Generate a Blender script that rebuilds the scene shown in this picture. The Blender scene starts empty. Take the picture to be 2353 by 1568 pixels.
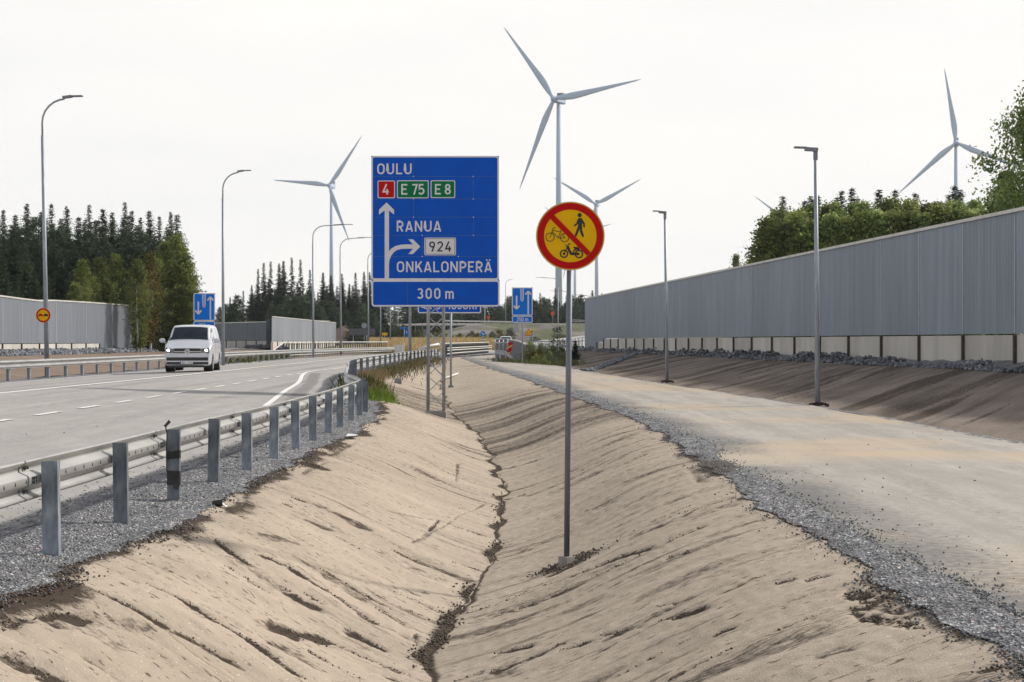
import bpy, bmesh, math, random
import numpy as np
from mathutils import Vector, Matrix
R = math.radians
random.seed(7)
SC = bpy.context.scene
COL = SC.collection
# ------------------------------------------------------------------ camera, sky, sun, exposure
CAMZ = 1.63
F = 3600.0            # focal length in units of a 2353-wide frame
CU, CV = 1176.5, 784.0
cam_d = bpy.data.cameras.new("camera")
cam_d.sensor_width = 36.0
cam_d.lens = 36.0 * F / 2353.0
cam_d.clip_start = 0.1
cam_d.clip_end = 20000
cam = bpy.data.objects.new("camera", cam_d)
COL.objects.link(cam)
cam.location = (0, 0, CAMZ)
cam.rotation_euler = (R(90), 0, 0)
SC.camera = cam
SUN_AZ, SUN_EL = R(62), R(36)      # azimuth to the right of the view axis
w = bpy.data.worlds.new("World")
SC.world = w
w.use_nodes = True
nt = w.node_tree
nt.nodes.clear()
wo = nt.nodes.new('ShaderNodeOutputWorld')
bg = nt.nodes.new('ShaderNodeBackground')
bg.inputs[1].default_value = 0.1
sky = nt.nodes.new('ShaderNodeTexSky')
sky.sky_type = 'NISHITA'
sky.sun_disc = False
sky.sun_elevation = SUN_EL
sky.sun_rotation = SUN_AZ
sky.dust_density = 3.0
tc = nt.nodes.new('ShaderNodeTexCoord')
sep = nt.nodes.new('ShaderNodeSeparateXYZ')
nt.links.new(tc.outputs['Generated'], sep.inputs[0])
mr = nt.nodes.new('ShaderNodeMapRange')          # thin white cloud sheet, densest low in the sky
mr.inputs[1].default_value = 0.22
mr.inputs[2].default_value = 0.85
mr.inputs[3].default_value = 0.97
mr.inputs[4].default_value = 0.22
nt.links.new(sep.outputs[2], mr.inputs[0])
mpg = nt.nodes.new('ShaderNodeMapping')
mpg.inputs['Scale'].default_value = (2.0, 2.0, 9.0)
nt.links.new(tc.outputs['Generated'], mpg.inputs[0])
nz = nt.nodes.new('ShaderNodeTexNoise')
nz.inputs['Scale'].default_value = 2.2
nz.inputs['Detail'].default_value = 5
nt.links.new(mpg.outputs[0], nz.inputs[0])
cr = nt.nodes.new('ShaderNodeValToRGB')
cr.color_ramp.elements[0].position = 0.3
cr.color_ramp.elements[0].color = (9.5, 9.42, 9.3, 1)
cr.color_ramp.elements[1].position = 0.7
cr.color_ramp.elements[1].color = (10.25, 10.0, 9.6, 1)
nt.links.new(nz.outputs[0], cr.inputs[0])
mx = nt.nodes.new('ShaderNodeMixRGB')
nt.links.new(mr.outputs[0], mx.inputs[0])
nt.links.new(sky.outputs[0], mx.inputs[1])
nt.links.new(cr.outputs[0], mx.inputs[2])
nt.links.new(mx.outputs[0], bg.inputs[0])
nt.links.new(bg.outputs[0], wo.inputs[0])
sun_d = bpy.data.lights.new("sun", 'SUN')
sun_d.energy = 3.9
sun_d.angle = R(3.5)
sun_d.color = (1.0, 0.94, 0.84)
sun = bpy.data.objects.new("sun", sun_d)
COL.objects.link(sun)
sun.location = (60, 30, 60)
SDIR = Vector((math.sin(SUN_AZ) * math.cos(SUN_EL), math.cos(SUN_AZ) * math.cos(SUN_EL), math.sin(SUN_EL)))
sun.rotation_euler = SDIR.to_track_quat('Z', 'Y').to_euler()
SC.view_settings.view_transform = 'Standard'
SC.view_settings.look = 'None'
SC.view_settings.exposure = 0.07
SC.view_settings.gamma = 1.0
SC.cycles.max_bounces = 6
SC.cycles.volume_bounces = 0
SC.cycles.transparent_max_bounces = 12
# ------------------------------------------------------------------ helpers
def thing(name, label, cat, loc=(0, 0, 0), rotz=0.0, group=None):
    o = bpy.data.objects.new(name, None)
    COL.objects.link(o)
    o.empty_display_size = 0.3
    o.location = loc
    o.rotation_euler = (0, 0, rotz)
    o['label'] = label
    o['category'] = cat
    if group: o['group'] = group
    return o
def tag(o, label, cat, group=None, kind=None):
    o['label'] = label
    o['category'] = cat
    if group: o['group'] = group
    if kind: o['kind'] = kind
    return o
def struct(o, label=None):
    o['kind'] = 'structure'
    if label: o['label'] = label
    return o
def root_of(o):
    while o.parent: o = o.parent
    return o
def mesh_obj(name, V, Fc, mats, parent=None, mi=None, smooth=False, world=False):
    me = bpy.data.meshes.new(name)
    V = np.asarray(V, dtype=float)
    if world and parent is not None:
        V = V - np.array(root_of(parent).location)
    me.from_pydata(V.tolist(), [], Fc if isinstance(Fc, list) else Fc.tolist())
    if not isinstance(mats, (list, tuple)): mats = [mats]
    for m in mats: me.materials.append(m)
    if mi is not None: me.polygons.foreach_set('material_index', np.asarray(mi, dtype=np.int32))
    if smooth: me.polygons.foreach_set('use_smooth', np.ones(len(me.polygons), dtype=bool))
    me.update()
    o = bpy.data.objects.new(name, me)
    COL.objects.link(o)
    if parent is not None: o.parent = parent
    return o
def copy_tree(o, parent=None):
    c = o.copy()
    COL.objects.link(c)
    c.parent = parent
    for ch in list(o.children): copy_tree(ch, c)
    return c
class MB:
    def __init__(s): s.v = []; s.f = []; s.m = []
    def add(s, vs, fs, mi=0):
        b = len(s.v)
        s.v += [tuple(x) for x in vs]
        for f in fs:
            s.f.append([b + i for i in f]); s.m.append(mi)
        return s
    def box(s, c, d, mi=0, M=None, rz=0.0):
        hx, hy, hz = d[0] / 2, d[1] / 2, d[2] / 2
        pts = [(-hx, -hy, -hz), (hx, -hy, -hz), (hx, hy, -hz), (-hx, hy, -hz), (-hx, -hy, hz), (hx, -hy, hz), (hx, hy, hz), (-hx, hy, hz)]
        if rz: 
            cz, sz = math.cos(rz), math.sin(rz)
            pts = [(x * cz - y * sz, x * sz + y * cz, z) for x, y, z in pts]
        if M is not None: pts = [tuple(M @ Vector(p)) for p in pts]
        pts = [(p[0] + c[0], p[1] + c[1], p[2] + c[2]) for p in pts]
        return s.add(pts, [(0, 3, 2, 1), (4, 5, 6, 7), (0, 1, 5, 4), (1, 2, 6, 5), (2, 3, 7, 6), (3, 0, 4, 7)], mi)
    def bar(s, a, b, wd, dp, mi=0, up=(0, 0, 1)):
        a, b = Vector(a), Vector(b)
        t = (b - a).normalized(); u = Vector(up)
        if abs(t.dot(u)) > .98: u = Vector((1, 0, 0))
        r = t.cross(u).normalized(); u = r.cross(t)
        c = [(-1, -1), (1, -1), (1, 1), (-1, 1)]
        p = [a + r * x * wd / 2 + u * y * dp / 2 for x, y in c] + [b + r * x * wd / 2 + u * y * dp / 2 for x, y in c]
        return s.add(p, [(0, 1, 2, 3), (7, 6, 5, 4), (0, 4, 5, 1), (1, 5, 6, 2), (2, 6, 7, 3), (3, 7, 4, 0)], mi)
    def tube(s, pts, rad, n=8, mi=0, cap=True, closed=False):
        pts = [Vector(p) for p in pts]
        N = len(pts)
        if not isinstance(rad, (list, tuple)): rad = [rad] * N
        b = len(s.v); up = None
        for i, p in enumerate(pts):
            if closed: t = pts[(i + 1) % N] - pts[i - 1]
            else: t = pts[min(i + 1, N - 1)] - pts[max(i - 1, 0)]
            t.normalize()
            if up is None:
                up = Vector((0, 0, 1)) if abs(t.z) < .9 else Vector((1, 0, 0))
            r = t.cross(up)
            if r.length < 1e-4: r = t.cross(Vector((0, 1, 0)))
            r.normalize(); up = r.cross(t)
            for k in range(n):
                a = 2 * math.pi * k / n
                s.v.append(tuple(p + (r * math.cos(a) + up * math.sin(a)) * rad[i]))
        for i in range(N if closed else N - 1):
            j = (i + 1) % N
            for k in range(n):
                l = (k + 1) % n
                s.f.append([b + i * n + k, b + i * n + l, b + j * n + l, b + j * n + k]); s.m.append(mi)
        if cap and not closed:
            s.f.append([b + k for k in range(n)][::-1]); s.m.append(mi)
            s.f.append([b + (N - 1) * n + k for k in range(n)]); s.m.append(mi)
        return s
    def sweep(s, path, prof, mi=0, closed_prof=False):
        # path: list of (point, side vector) ; prof: list of (offset along side, dz)
        b = len(s.v); n = len(prof)
        for p, sd in path:
            for o, z in prof: s.v.append((p[0] + sd[0] * o, p[1] + sd[1] * o, p[2] + z))
        for i in range(len(path) - 1):
            for k in range(n if closed_prof else n - 1):
                l = (k + 1) % n
                s.f.append([b + i * n + k, b + (i + 1) * n + k, b + (i + 1) * n + l, b + i * n + l]); s.m.append(mi)
        return s
    def prism(s, poly, fr, d0, d1, mi=0):
        # poly in local 2D, fr = (origin, ux, uz, n): extruded along n from d0 to d1
        o, ux, uz, nn = [Vector(q) for q in fr]
        N = len(poly)
        A = [o + ux * x + uz * z + nn * d0 for x, z in poly]; B = [o + ux * x + uz * z + nn * d1 for x, z in poly]
        fs = [list(range(N)), list(range(N, 2 * N))[::-1]] + [[i, i + N, (i + 1) % N + N, (i + 1) % N] for i in range(N)]
        return s.add(A + B, fs, mi)
    def ribbon(s, pts, wd, fr, d, mi=0, closed=False):
        # flat stroke lying on a face at height d above it
        o, ux, uz, nn = [Vector(q) for q in fr]
        P = [Vector(p) for p in pts]; N = len(P); b = len(s.v)
        for i in range(N):
            if closed: t0 = (P[i] - P[i - 1]).normalized(); t1 = (P[(i + 1) % N] - P[i]).normalized()
            else:
                t1 = (P[min(i + 1, N - 1)] - P[max(min(i, N - 2), 0)]).normalized()
                t0 = (P[max(min(i, N - 1), 1)] - P[max(i - 1, 0)]).normalized()
            m = (t0 + t1)
            m = t1 if m.length < 1e-6 else m.normalized()
            nrm = Vector((-m.y, m.x)); k = 1 / max(.5, nrm.dot(Vector((-t1.y, t1.x))))
            for q in (P[i] + nrm * wd / 2 * k, P[i] - nrm * wd / 2 * k): s.v.append(tuple(o + ux * q.x + uz * q.y + nn * d))
        for i in range(N if closed else N - 1):
            j = (i + 1) % N
            s.f.append([b + 2 * i, b + 2 * i + 1, b + 2 * j + 1, b + 2 * j]); s.m.append(mi)
        return s
    def flat(s, poly, fr, d, mi=0):
        o, ux, uz, nn = [Vector(q) for q in fr]
        return s.add([o + ux * x + uz * z + nn * d for x, z in poly], [list(range(len(poly)))], mi)
    def build(s, name, mats, parent=None, smooth=False, world=False):
        return mesh_obj(name, s.v, s.f, mats, parent, s.m, smooth, world)
def arc(cx, cy, rx, ry, a0, a1, n=8):
    return [(cx + rx * math.cos(R(a0 + (a1 - a0) * i / n)), cy + ry * math.sin(R(a0 + (a1 - a0) * i / n))) for i in range(n + 1)]
def rrect(x0, y0, x1, y1, r, n=6):
    return arc(x1 - r, y1 - r, r, r, 0, 90, n) + arc(x0 + r, y1 - r, r, r, 90, 180, n) + arc(x0 + r, y0 + r, r, r, 180, 270, n) + arc(x1 - r, y0 + r, r, r, 270, 360, n)
# numpy noise
def _h(ix, iy, seed):
    n = (ix.astype(np.int64) * 374761393 + iy.astype(np.int64) * 668265263 + seed * 974711) & 0xffffffff
    n = ((n ^ (n >> 13)) * 1274126177) & 0xffffffff
    n = n ^ (n >> 16)
    return (n & 0xffff) / 65535.0
def vn(x, y, seed=0):
    x = np.asarray(x, float); y = np.asarray(y, float)
    ix = np.floor(x); iy = np.floor(y); fx = x - ix; fy = y - iy
    fx = fx * fx * (3 - 2 * fx); fy = fy * fy * (3 - 2 * fy)
    a = _h(ix, iy, seed); b = _h(ix + 1, iy, seed); c = _h(ix, iy + 1, seed); d = _h(ix + 1, iy + 1, seed)
    return a + (b - a) * fx + (c - a) * fy + (a - b - c + d) * fx * fy
def fbm(x, y, seed=0, o=4):
    t = 0; a = .5; s = 0
    for i in range(o):
        t = t + a * vn(np.asarray(x) * 2 ** i + 17.3 * i, np.asarray(y) * 2 ** i - 9.1 * i, seed + i); s += a; a *= .5
    return t / s
def sst(x, a, b):
    t = np.clip((np.asarray(x, float) - a) / (b - a), 0, 1)
    return t * t * (3 - 2 * t)
# ------------------------------------------------------------------ materials
def nmat(name):
    m = bpy.data.materials.new(name)
    m.use_nodes = True
    t = m.node_tree
    return m, t, t.nodes['Principled BSDF']
def N(t, kind, **kw):
    n = t.nodes.new(kind)
    for k, v in kw.items():
        if k in n.inputs: n.inputs[k].default_value = v
        else: setattr(n, k, v)
    return n
def mixc(t, fac, a, b, mode='MIX'):
    n = N(t, 'ShaderNodeMixRGB', blend_type=mode)
    for i, x in enumerate((fac, a, b)):
        if isinstance(x, bpy.types.NodeSocket): t.links.new(x, n.inputs[i])
        elif i == 0: n.inputs[0].default_value = x
        else: n.inputs[i].default_value = (*x[:3], 1)
    return n.outputs[0]
def noise(t, scale, detail=4, stretch=None, rough=.55, rot=None):
    tcn = N(t, 'ShaderNodeTexCoord'); src = tcn.outputs['Object']
    if rot:
        mp = N(t, 'ShaderNodeMapping'); mp.inputs['Rotation'].default_value = rot
        t.links.new(src, mp.inputs[0]); src = mp.outputs[0]
    if stretch:
        mp = N(t, 'ShaderNodeMapping'); mp.inputs['Scale'].default_value = stretch
        t.links.new(src, mp.inputs[0]); src = mp.outputs[0]
    n = N(t, 'ShaderNodeTexNoise', Scale=scale, Detail=detail, Roughness=rough)
    t.links.new(src, n.inputs[0])
    return n.outputs[0]
def ramp(t, sock, p0, p1, c0=(0, 0, 0), c1=(1, 1, 1)):
    if p1 > .995:
        mr_ = N(t, 'ShaderNodeMapRange'); mr_.inputs[1].default_value = p0; mr_.inputs[2].default_value = p1
        t.links.new(sock, mr_.inputs[0]); sock = mr_.outputs[0]; p0, p1 = 0.0, .99
    r = N(t, 'ShaderNodeValToRGB')
    r.color_ramp.elements[0].position = p0; r.color_ramp.elements[1].position = p1
    r.color_ramp.elements[0].color = (*c0, 1); r.color_ramp.elements[1].color = (*c1, 1)
    t.links.new(sock, r.inputs[0])
    return r.outputs[0]
def bump(t, b, sock, strength=.4, dist=.02):
    n = N(t, 'ShaderNodeBump', Strength=strength, Distance=dist)
    t.links.new(sock, n.inputs['Height'])
    t.links.new(n.outputs[0], b.inputs['Normal'])
    return n
def pmat(name, c0, c1=None, scale=8, rough=.6, metal=0.0, bmp=0.0, stretch=None, detail=4, lo=.35, hi=.65, bdist=.01, spec=None, coat=0):
    m, t, b = nmat(name)
    b.inputs['Roughness'].default_value = rough
    b.inputs['Metallic'].default_value = metal
    if spec is not None: b.inputs['Specular IOR Level'].default_value = spec
    if coat: b.inputs['Coat Weight'].default_value = coat
    if c1 is None: c1 = tuple(x * .82 for x in c0)
    ns = noise(t, scale, detail, stretch)
    col = mixc(t, ramp(t, ns, lo, hi), c0, c1)
    t.links.new(col, b.inputs['Base Color'])
    if bmp: bump(t, b, ns, bmp, bdist)
    return m
def emat(name, c, s):
    m, t, b = nmat(name)
    b.inputs['Base Color'].default_value = (*c, 1)
    b.inputs['Emission Color'].default_value = (*c, 1)
    b.inputs['Emission Strength'].default_value = s
    return m
def attr(t, name):
    a = N(t, 'ShaderNodeAttribute', attribute_name=name)
    return a.outputs['Fac']
GALV = pmat('galvanised_steel', (.42, .46, .50), (.28, .31, .35), 5, .5, .55, .05, (1, 1, .35), 6)
GALVP = pmat('galvanised_post', (.27, .305, .35), (.085, .105, .13), 6, .6, .35, .15, (2.2, 2.2, .7), 8, .32, .68)
GALVL = pmat('galvanised_beam', (.41, .41, .40), (.29, .295, .30), 3, .45, .6, .05, (1, .4, 3), 6)
POLE = pmat('pole_steel', (.36, .40, .45), (.25, .28, .33), 4, .55, .45, .05, (4, 4, .6), 6)
POLED = pmat('dark_pole_steel', (.17, .185, .22), (.125, .138, .168), 5, .5, .5, .06, (6, 6, .3), 6)
RAILD = pmat('dark_railing', (.09, .10, .11), (.06, .065, .07), 4, .6, .3)
DARK = pmat('black_plastic', (.015, .015, .017), None, 6, .45)
TAPE = pmat('black_tape', (.008, .008, .009), (.02, .02, .022), 30, .4, 0, .4)
CONC = pmat('pale_concrete', (.56, .54, .50), (.42, .40, .37), 1.1, .85, 0, .12, (1, 1, .35), 7, .3, .7)
CONCD = pmat('grey_concrete', (.30, .29, .28), (.20, .195, .19), 5, .9, 0, .25, None, 7)
BLUE = pmat('blue_sheeting', (.002, .085, .50), (.002, .075, .45), 2, .6, 0, 0, None, 3, spec=.12)
BLUE2 = pmat('bright_blue_sheeting', (.003, .17, .70), (.003, .15, .62), 2, .6, spec=.12)
WHITE = pmat('white_sheeting', (.66, .64, .67), (.60, .59, .63), 4, .5)
SEAM = pmat('seam', (.05, .13, .22), None, 4, .5)
REDS = pmat('red_sheeting', (.50, .004, .004), (.43, .004, .006), 3, .6, spec=.12)
YELS = pmat('yellow_sheeting', (.76, .43, .002), (.70, .39, .002), 6, .6, spec=.12)
GREENS = pmat('green_sheeting', (.001, .17, .06), None, 4, .6, spec=.12)
BLACKS = pmat('black_sheeting', (.006, .006, .006), None, 4, .5)
WPAINT = pmat('road_paint', (.80, .79, .76), (.60, .58, .55), 9, .7, 0, 0, None, 7, .35, .75)
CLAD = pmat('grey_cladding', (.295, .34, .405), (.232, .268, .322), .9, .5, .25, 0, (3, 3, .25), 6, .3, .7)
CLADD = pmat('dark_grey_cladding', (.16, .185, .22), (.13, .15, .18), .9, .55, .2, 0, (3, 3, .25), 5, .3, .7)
CAP = pmat('pale_capping', (.62, .61, .57), (.48, .47, .45), 2, .5, .2)
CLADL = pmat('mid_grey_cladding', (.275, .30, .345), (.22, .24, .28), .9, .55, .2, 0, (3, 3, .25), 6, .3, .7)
POSTB = pmat('rusty_brown_post', (.045, .034, .032), (.07, .052, .047), 6, .7)
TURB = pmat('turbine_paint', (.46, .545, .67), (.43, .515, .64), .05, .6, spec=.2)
TURBD = pmat('turbine_cooler', (.16, .18, .2), None, 1, .5)

def vary(m, lo, hi):
    # every object wearing this material gets its own slight shade
    t = m.node_tree; b = t.nodes['Principled BSDF']; src = b.inputs['Base Color'].links[0].from_socket
    oi = N(t, 'ShaderNodeObjectInfo')
    c = mixc(t, 1.0, src, ramp(t, oi.outputs['Random'], 0, .99, (lo,) * 3, (hi,) * 3), 'MULTIPLY')
    t.links.new(c, b.inputs['Base Color'])
for m_, lo_, hi_ in ((CLAD, .93, 1.06), (CLADL, .93, 1.06), (CLADD, .93, 1.06), (GALVP, .72, 1.3), (CONC, .88, 1.08)): vary(m_, lo_, hi_)
# ------------------------------------------------------------------ the lie of the land
# cross-section knots (x, z) as functions of the distance y ahead of the camera
DG = np.arange(0, 420.1, .5)
def table(pairs, sm=5):
    d, v = zip(*pairs)
    a = np.interp(DG, d, v)
    k = np.exp(-.5 * (np.arange(-12, 13) / sm) ** 2); k /= k.sum()
    return np.convolve(np.pad(a, 12, mode='edge'), k, 'valid')
OFF = np.where(DG > 120, (DG - 120) ** 2 / 800, 0)
OFF = np.where(DG > 230, (110 ** 2 + 2 * 110 * (DG - 230)) / 800, OFF)
OFF150 = np.where(DG > 150, OFF - 30 ** 2 / 800, 0)
def const(x): return np.full_like(DG, x)
fl = np.clip((DG - 140) / 30, 0, 1)           # far away the banks flatten out
KX = [const(-70), const(-33.6), const(-32), -24 + OFF * .4, -19.6 + OFF, -18.5 + OFF, -17.2 + OFF, -11.8 + OFF,
      table([(0, -4.4), (14, -4.3), (18, -4.2), (37, -4.1), (42, -4.7), (52, -6.0), (65, -7.4), (80, -7.6)], 3) + OFF,
      table([(0, -3.9), (8, -3.42), (10.9, -3.24), (13.3, -3.07), (20, -3.0), (30, -2.9), (36, -3.05), (42, -3.6), (50, -4.7), (60, -5.6), (80, -5.9), (120, -6.3)], 3) + OFF,
      table([(0, -.9), (9, -.72), (11.2, -.61), (14.3, -.46), (17.4, -.27), (22.3, -.1), (28, -.17), (34.5, -.54), (42, -1.0), (50, -1.9), (65, -2.9), (85, -3.8), (110, -4.7), (135, -5.5)], 2) + OFF150,
      table([(0, 2.5), (7.5, 2.44), (13.3, 2.42), (20.6, 2.4), (25.2, 2.6), (31, 2.45), (37.7, 2.13), (50, 1.4), (66, .43), (85, -1.0), (105, -2.3), (140, -4.6)], 3) + OFF150,
      None,
      table([(0, 7.9), (22, 7.6), (30, 7.4), (37, 7.1), (46, 6.3), (57, 5.3), (72, 4.2), (88, 3.1), (105, 2.0), (140, .2)], 4) + OFF150,
      None, None, None, None, const(90)]
KX[12] = KX[11] + table([(0, .37), (12, .36), (25, .38), (60, .5), (100, .35)])
KX[14] = KX[13] + .4
xw = 17.9 - .0806 * np.minimum(DG, 150)
KX[16] = xw + OFF150
KX[15] = KX[16] - 1.0
KX[17] = KX[16] + 8
def flat(v, far): return v * (1 - fl) + far * fl
KZ = [const(.9), flat(const(1.0), .7), flat(const(.8), .6), flat(const(-.2), .1), const(.0), const(.2), const(.21), const(.4),
      table([(0, .03), (37, .03), (60, .22), (127, .25)]), table([(0, -.05), (37, -.05), (60, .12), (127, .15)]),
      table([(0, -.86), (34, -.82), (45, -.76), (55, -.55), (75, -.35), (100, -.1), (130, .08)]),
      table([(0, .05), (60, .05), (110, .1)]), table([(0, .09), (60, .09), (110, .13)]), table([(0, .09), (60, .09), (110, .13)]),
      table([(0, .05), (60, .05), (110, .1)]), flat(const(.80), .25), flat(const(.98), .3), flat(const(1.0), .3), flat(const(1.3), .4)]
def jit(k, d):
    d = np.asarray(d, float)
    if k == 9: return (fbm(d * 1.1, d * 0 + 3.3, 11, 4) - .5) * .55 + (vn(d * 4.3, d * 0, 12) - .5) * .10
    if k == 11: return (fbm(d * 1.0, d * 0 + 8.3, 13, 4) - .5) * .42 + (vn(d * 5.0, d * 0, 14) - .5) * .10
    if k == 10: return (fbm(d * .9, d * 0 + 1.3, 15, 3) - .5) * .35
    if k in (8,): return (fbm(d * .7, d * 0 + 5.3, 16, 4) - .5) * .35
    if k == 12: return (fbm(d * .7, d * 0 + 6.3, 17, 4) - .5) * .4
    if k in (13, 14): return (fbm(d * .5, d * 0 + 7.3, 18, 3) - .5) * .25
    if k == 15: return (fbm(d * .45, d * 0 + 2.3, 19, 4) - .5) * 1.1
    return d * 0
def kx(k, d): return np.interp(d, DG, KX[k]) + jit(k, d)
def kz(k, d): return np.interp(d, DG, KZ[k])
def shape(k, s):          # rounded crest and ditch bottom
    if k in (9, 10): return s - .055 * np.sin(2 * np.pi * s)
    if k == 7: return s
    if k == 14: return s - .04 * np.sin(2 * np.pi * s)
    return s
def H(x, y):
    xs = [float(kx(k, y)) for k in range(19)]
    if x <= xs[0]: return float(kz(0, y))
    for k in range(18):
        if x <= xs[k + 1]:
            s = (x - xs[k]) / max(1e-6, xs[k + 1] - xs[k])
            z0, z1 = float(kz(k, y)), float(kz(k + 1, y))
            return z0 + (z1 - z0) * float(shape(k, s))
    return float(kz(18, y))
def P(u, v, d): return Vector(((u - CU) / F * d, d, CAMZ - (v - CV) / F * d))
def at(u, v, dmin=5, dmax=400):
    a = dmin
    while a < dmax:
        b = a * 1.03
        q = P(u, v, b)
        if q.z < H(q.x, q.y): break
        a = b
    for _ in range(24):
        m = (a + b) / 2
        q = P(u, v, m)
        if q.z < H(q.x, q.y): b = m
        else: a = m
    q = P(u, v, b); q.z = H(q.x, q.y)
    return q
def on(x, y, dz=0): return Vector((x, y, H(x, y) + dz))
def rows(d0, d1, rel):
    n = max(2, int(math.log(d1 / d0) / rel))
    return d0 * (d1 / d0) ** (np.arange(n + 1) / n)
def strip(name, ks, ns, d, mats, dispf=None, attrs=None, inset=(0, 0), lift=0.0, mi=0):
    X = []; Z = []; S = []
    for j in range(len(ks) - 1):
        a, b = ks[j], ks[j + 1]; n = ns[j]
        s = np.arange(n + (1 if j == len(ks) - 2 else 0)) / n
        xa, xb = kx(a, d) + (inset[0] if j == 0 else 0), kx(b, d) + (inset[1] if j == len(ks) - 2 else 0)
        za, zb = kz(a, d), kz(b, d)
        X.append(xa[:, None] + (xb - xa)[:, None] * s[None]); Z.append(za[:, None] + (zb - za)[:, None] * shape(a, s)[None])
        S.append(np.broadcast_to(s + j, (len(d), len(s))))
    X = np.concatenate(X, 1); Z = np.concatenate(Z, 1) + lift; S = np.concatenate(S, 1)
    Y = np.broadcast_to(d[:, None], X.shape)
    if dispf is not None: Z = Z + dispf(X, Y, S)
    n, m = X.shape
    V = np.stack([X, Y, Z], -1).reshape(-1, 3)
    i = np.arange(n * m).reshape(n, m)
    Q = np.stack([i[:-1, :-1], i[:-1, 1:], i[1:, 1:], i[1:, :-1]], -1).reshape(-1, 4)
    me = bpy.data.meshes.new(name)
    me.vertices.add(len(V)); me.vertices.foreach_set('co', V.ravel().astype(np.float32))
    me.loops.add(Q.size); me.loops.foreach_set('vertex_index', Q.ravel().astype(np.int32))
    me.polygons.add(len(Q)); me.polygons.foreach_set('loop_start', (np.arange(len(Q)) * 4).astype(np.int32))
    me.polygons.foreach_set('use_smooth', np.ones(len(Q), dtype=bool))
    me.materials.append(mats)
    if attrs:
        for an, fn in attrs.items():
            a = me.attributes.new(an, 'FLOAT', 'POINT')
            a.data.foreach_set('value', fn(X, Y, S).ravel().astype(np.float32))
    me.update(calc_edges=True)
    o = bpy.data.objects.new(name, me)
    COL.objects.link(o)
    return struct(o)
# ---- materials of the ground
def dirt_mat(name, c0, c1, dark, dirv, speck=True, bandk=.80, bs=(.16, 2.2, .5), k1=.8):
    m, t, b = nmat(name)
    b.inputs['Roughness'].default_value = .95
    b.inputs['Specular IOR Level'].default_value = .15
    big = noise(t, .55, 5)
    col = mixc(t, ramp(t, big, .3, .7), c0, c1)
    ang = math.atan2(dirv[1], dirv[0])           # streaks run along dirv
    rz = (0, 0, -ang)
    broad_ = noise(t, 1.0, 5, bs, .6, rz)
    col = mixc(t, ramp(t, broad_, .38, .72, (0, 0, 0), (.75, .75, .75)), col, tuple(x * bandk for x in c1))
    fine = noise(t, 1.0, 6, (.22, 9, 2), .65, rz)
    col = mixc(t, ramp(t, fine, .52, .76, (0, 0, 0), (.42, .42, .42)), col, tuple(x * .50 for x in c1))
    # long scraped lines left by the bucket teeth
    for sc_, th, k_ in (((.05, 5.5, .3), .625, 1.0), ((.10, 15, .5), .645, .85)):
        ln = noise(t, 1.0, 3, sc_, .6, rz)
        mk = ramp(t, noise(t, 1.0, 5, (.5, .9, 1), .65, rz), .44, .62)
        ml = N(t, 'ShaderNodeMath', operation='MULTIPLY'); t.links.new(ramp(t, ln, th, th + .045), ml.inputs[0]); t.links.new(mk, ml.inputs[1])
        col = mixc(t, ml.outputs[0], col, tuple(x * (1.5 if k_ == 1 else 2.2) for x in dark))
    grain = noise(t, 70, 3)
    col = mixc(t, ramp(t, grain, .4, .75, (0, 0, 0), (.28, .28, .28)), col, tuple(x * .55 for x in c0))
    if speck:                                    # crumbs of dark soil and pale grit
        sp = noise(t, 1.0, 2, (7, 30, 9), .5, rz)
        col = mixc(t, ramp(t, sp, .64, .69, (0, 0, 0), (.85, .85, .85)), col, tuple(x * 1.3 for x in dark))
        sp2 = noise(t, 50, 1)
        col = mixc(t, ramp(t, sp2, .71, .75, (0, 0, 0), (.7, .7, .7)), col, (.75, .72, .66))
    wet = attr(t, 'wet')
    br = noise(t, 1.0, 7, (9, 26, 12), .75, rz)
    ma = N(t, 'ShaderNodeMath', operation='MULTIPLY_ADD'); t.links.new(br, ma.inputs[0]); ma.inputs[1].default_value = 1.5
    t.links.new(wet, ma.inputs[2])
    f = ramp(t, ma.outputs[0], 1.0, 1.36)
    col = mixc(t, f, col, dark)
    t.links.new(col, b.inputs['Base Color'])
    add = N(t, 'ShaderNodeMath', operation='ADD')
    t.links.new(fine, add.inputs[0]); t.links.new(grain, add.inputs[1])
    bump(t, b, add.outputs[0], .5, .012)
    return m
SAND_L = dirt_mat('sandy_soil', (.475, .403, .325), (.405, .34, .27), (.060, .045, .034), (.76, -.65))
SAND_R = dirt_mat('sandy_soil_path_side', (.475, .403, .325), (.405, .34, .27), (.055, .042, .032), (.93, .37))
SOIL = dirt_mat('brown_soil', (.31, .258, .218), (.20, .162, .134), (.075, .057, .045), (.472, .882), True, .40, (.05, .95, .3))
SOILL = dirt_mat('far_brown_soil', (.26, .20, .155), (.20, .155, .12), (.09, .07, .05), (.6, .8), False)
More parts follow.
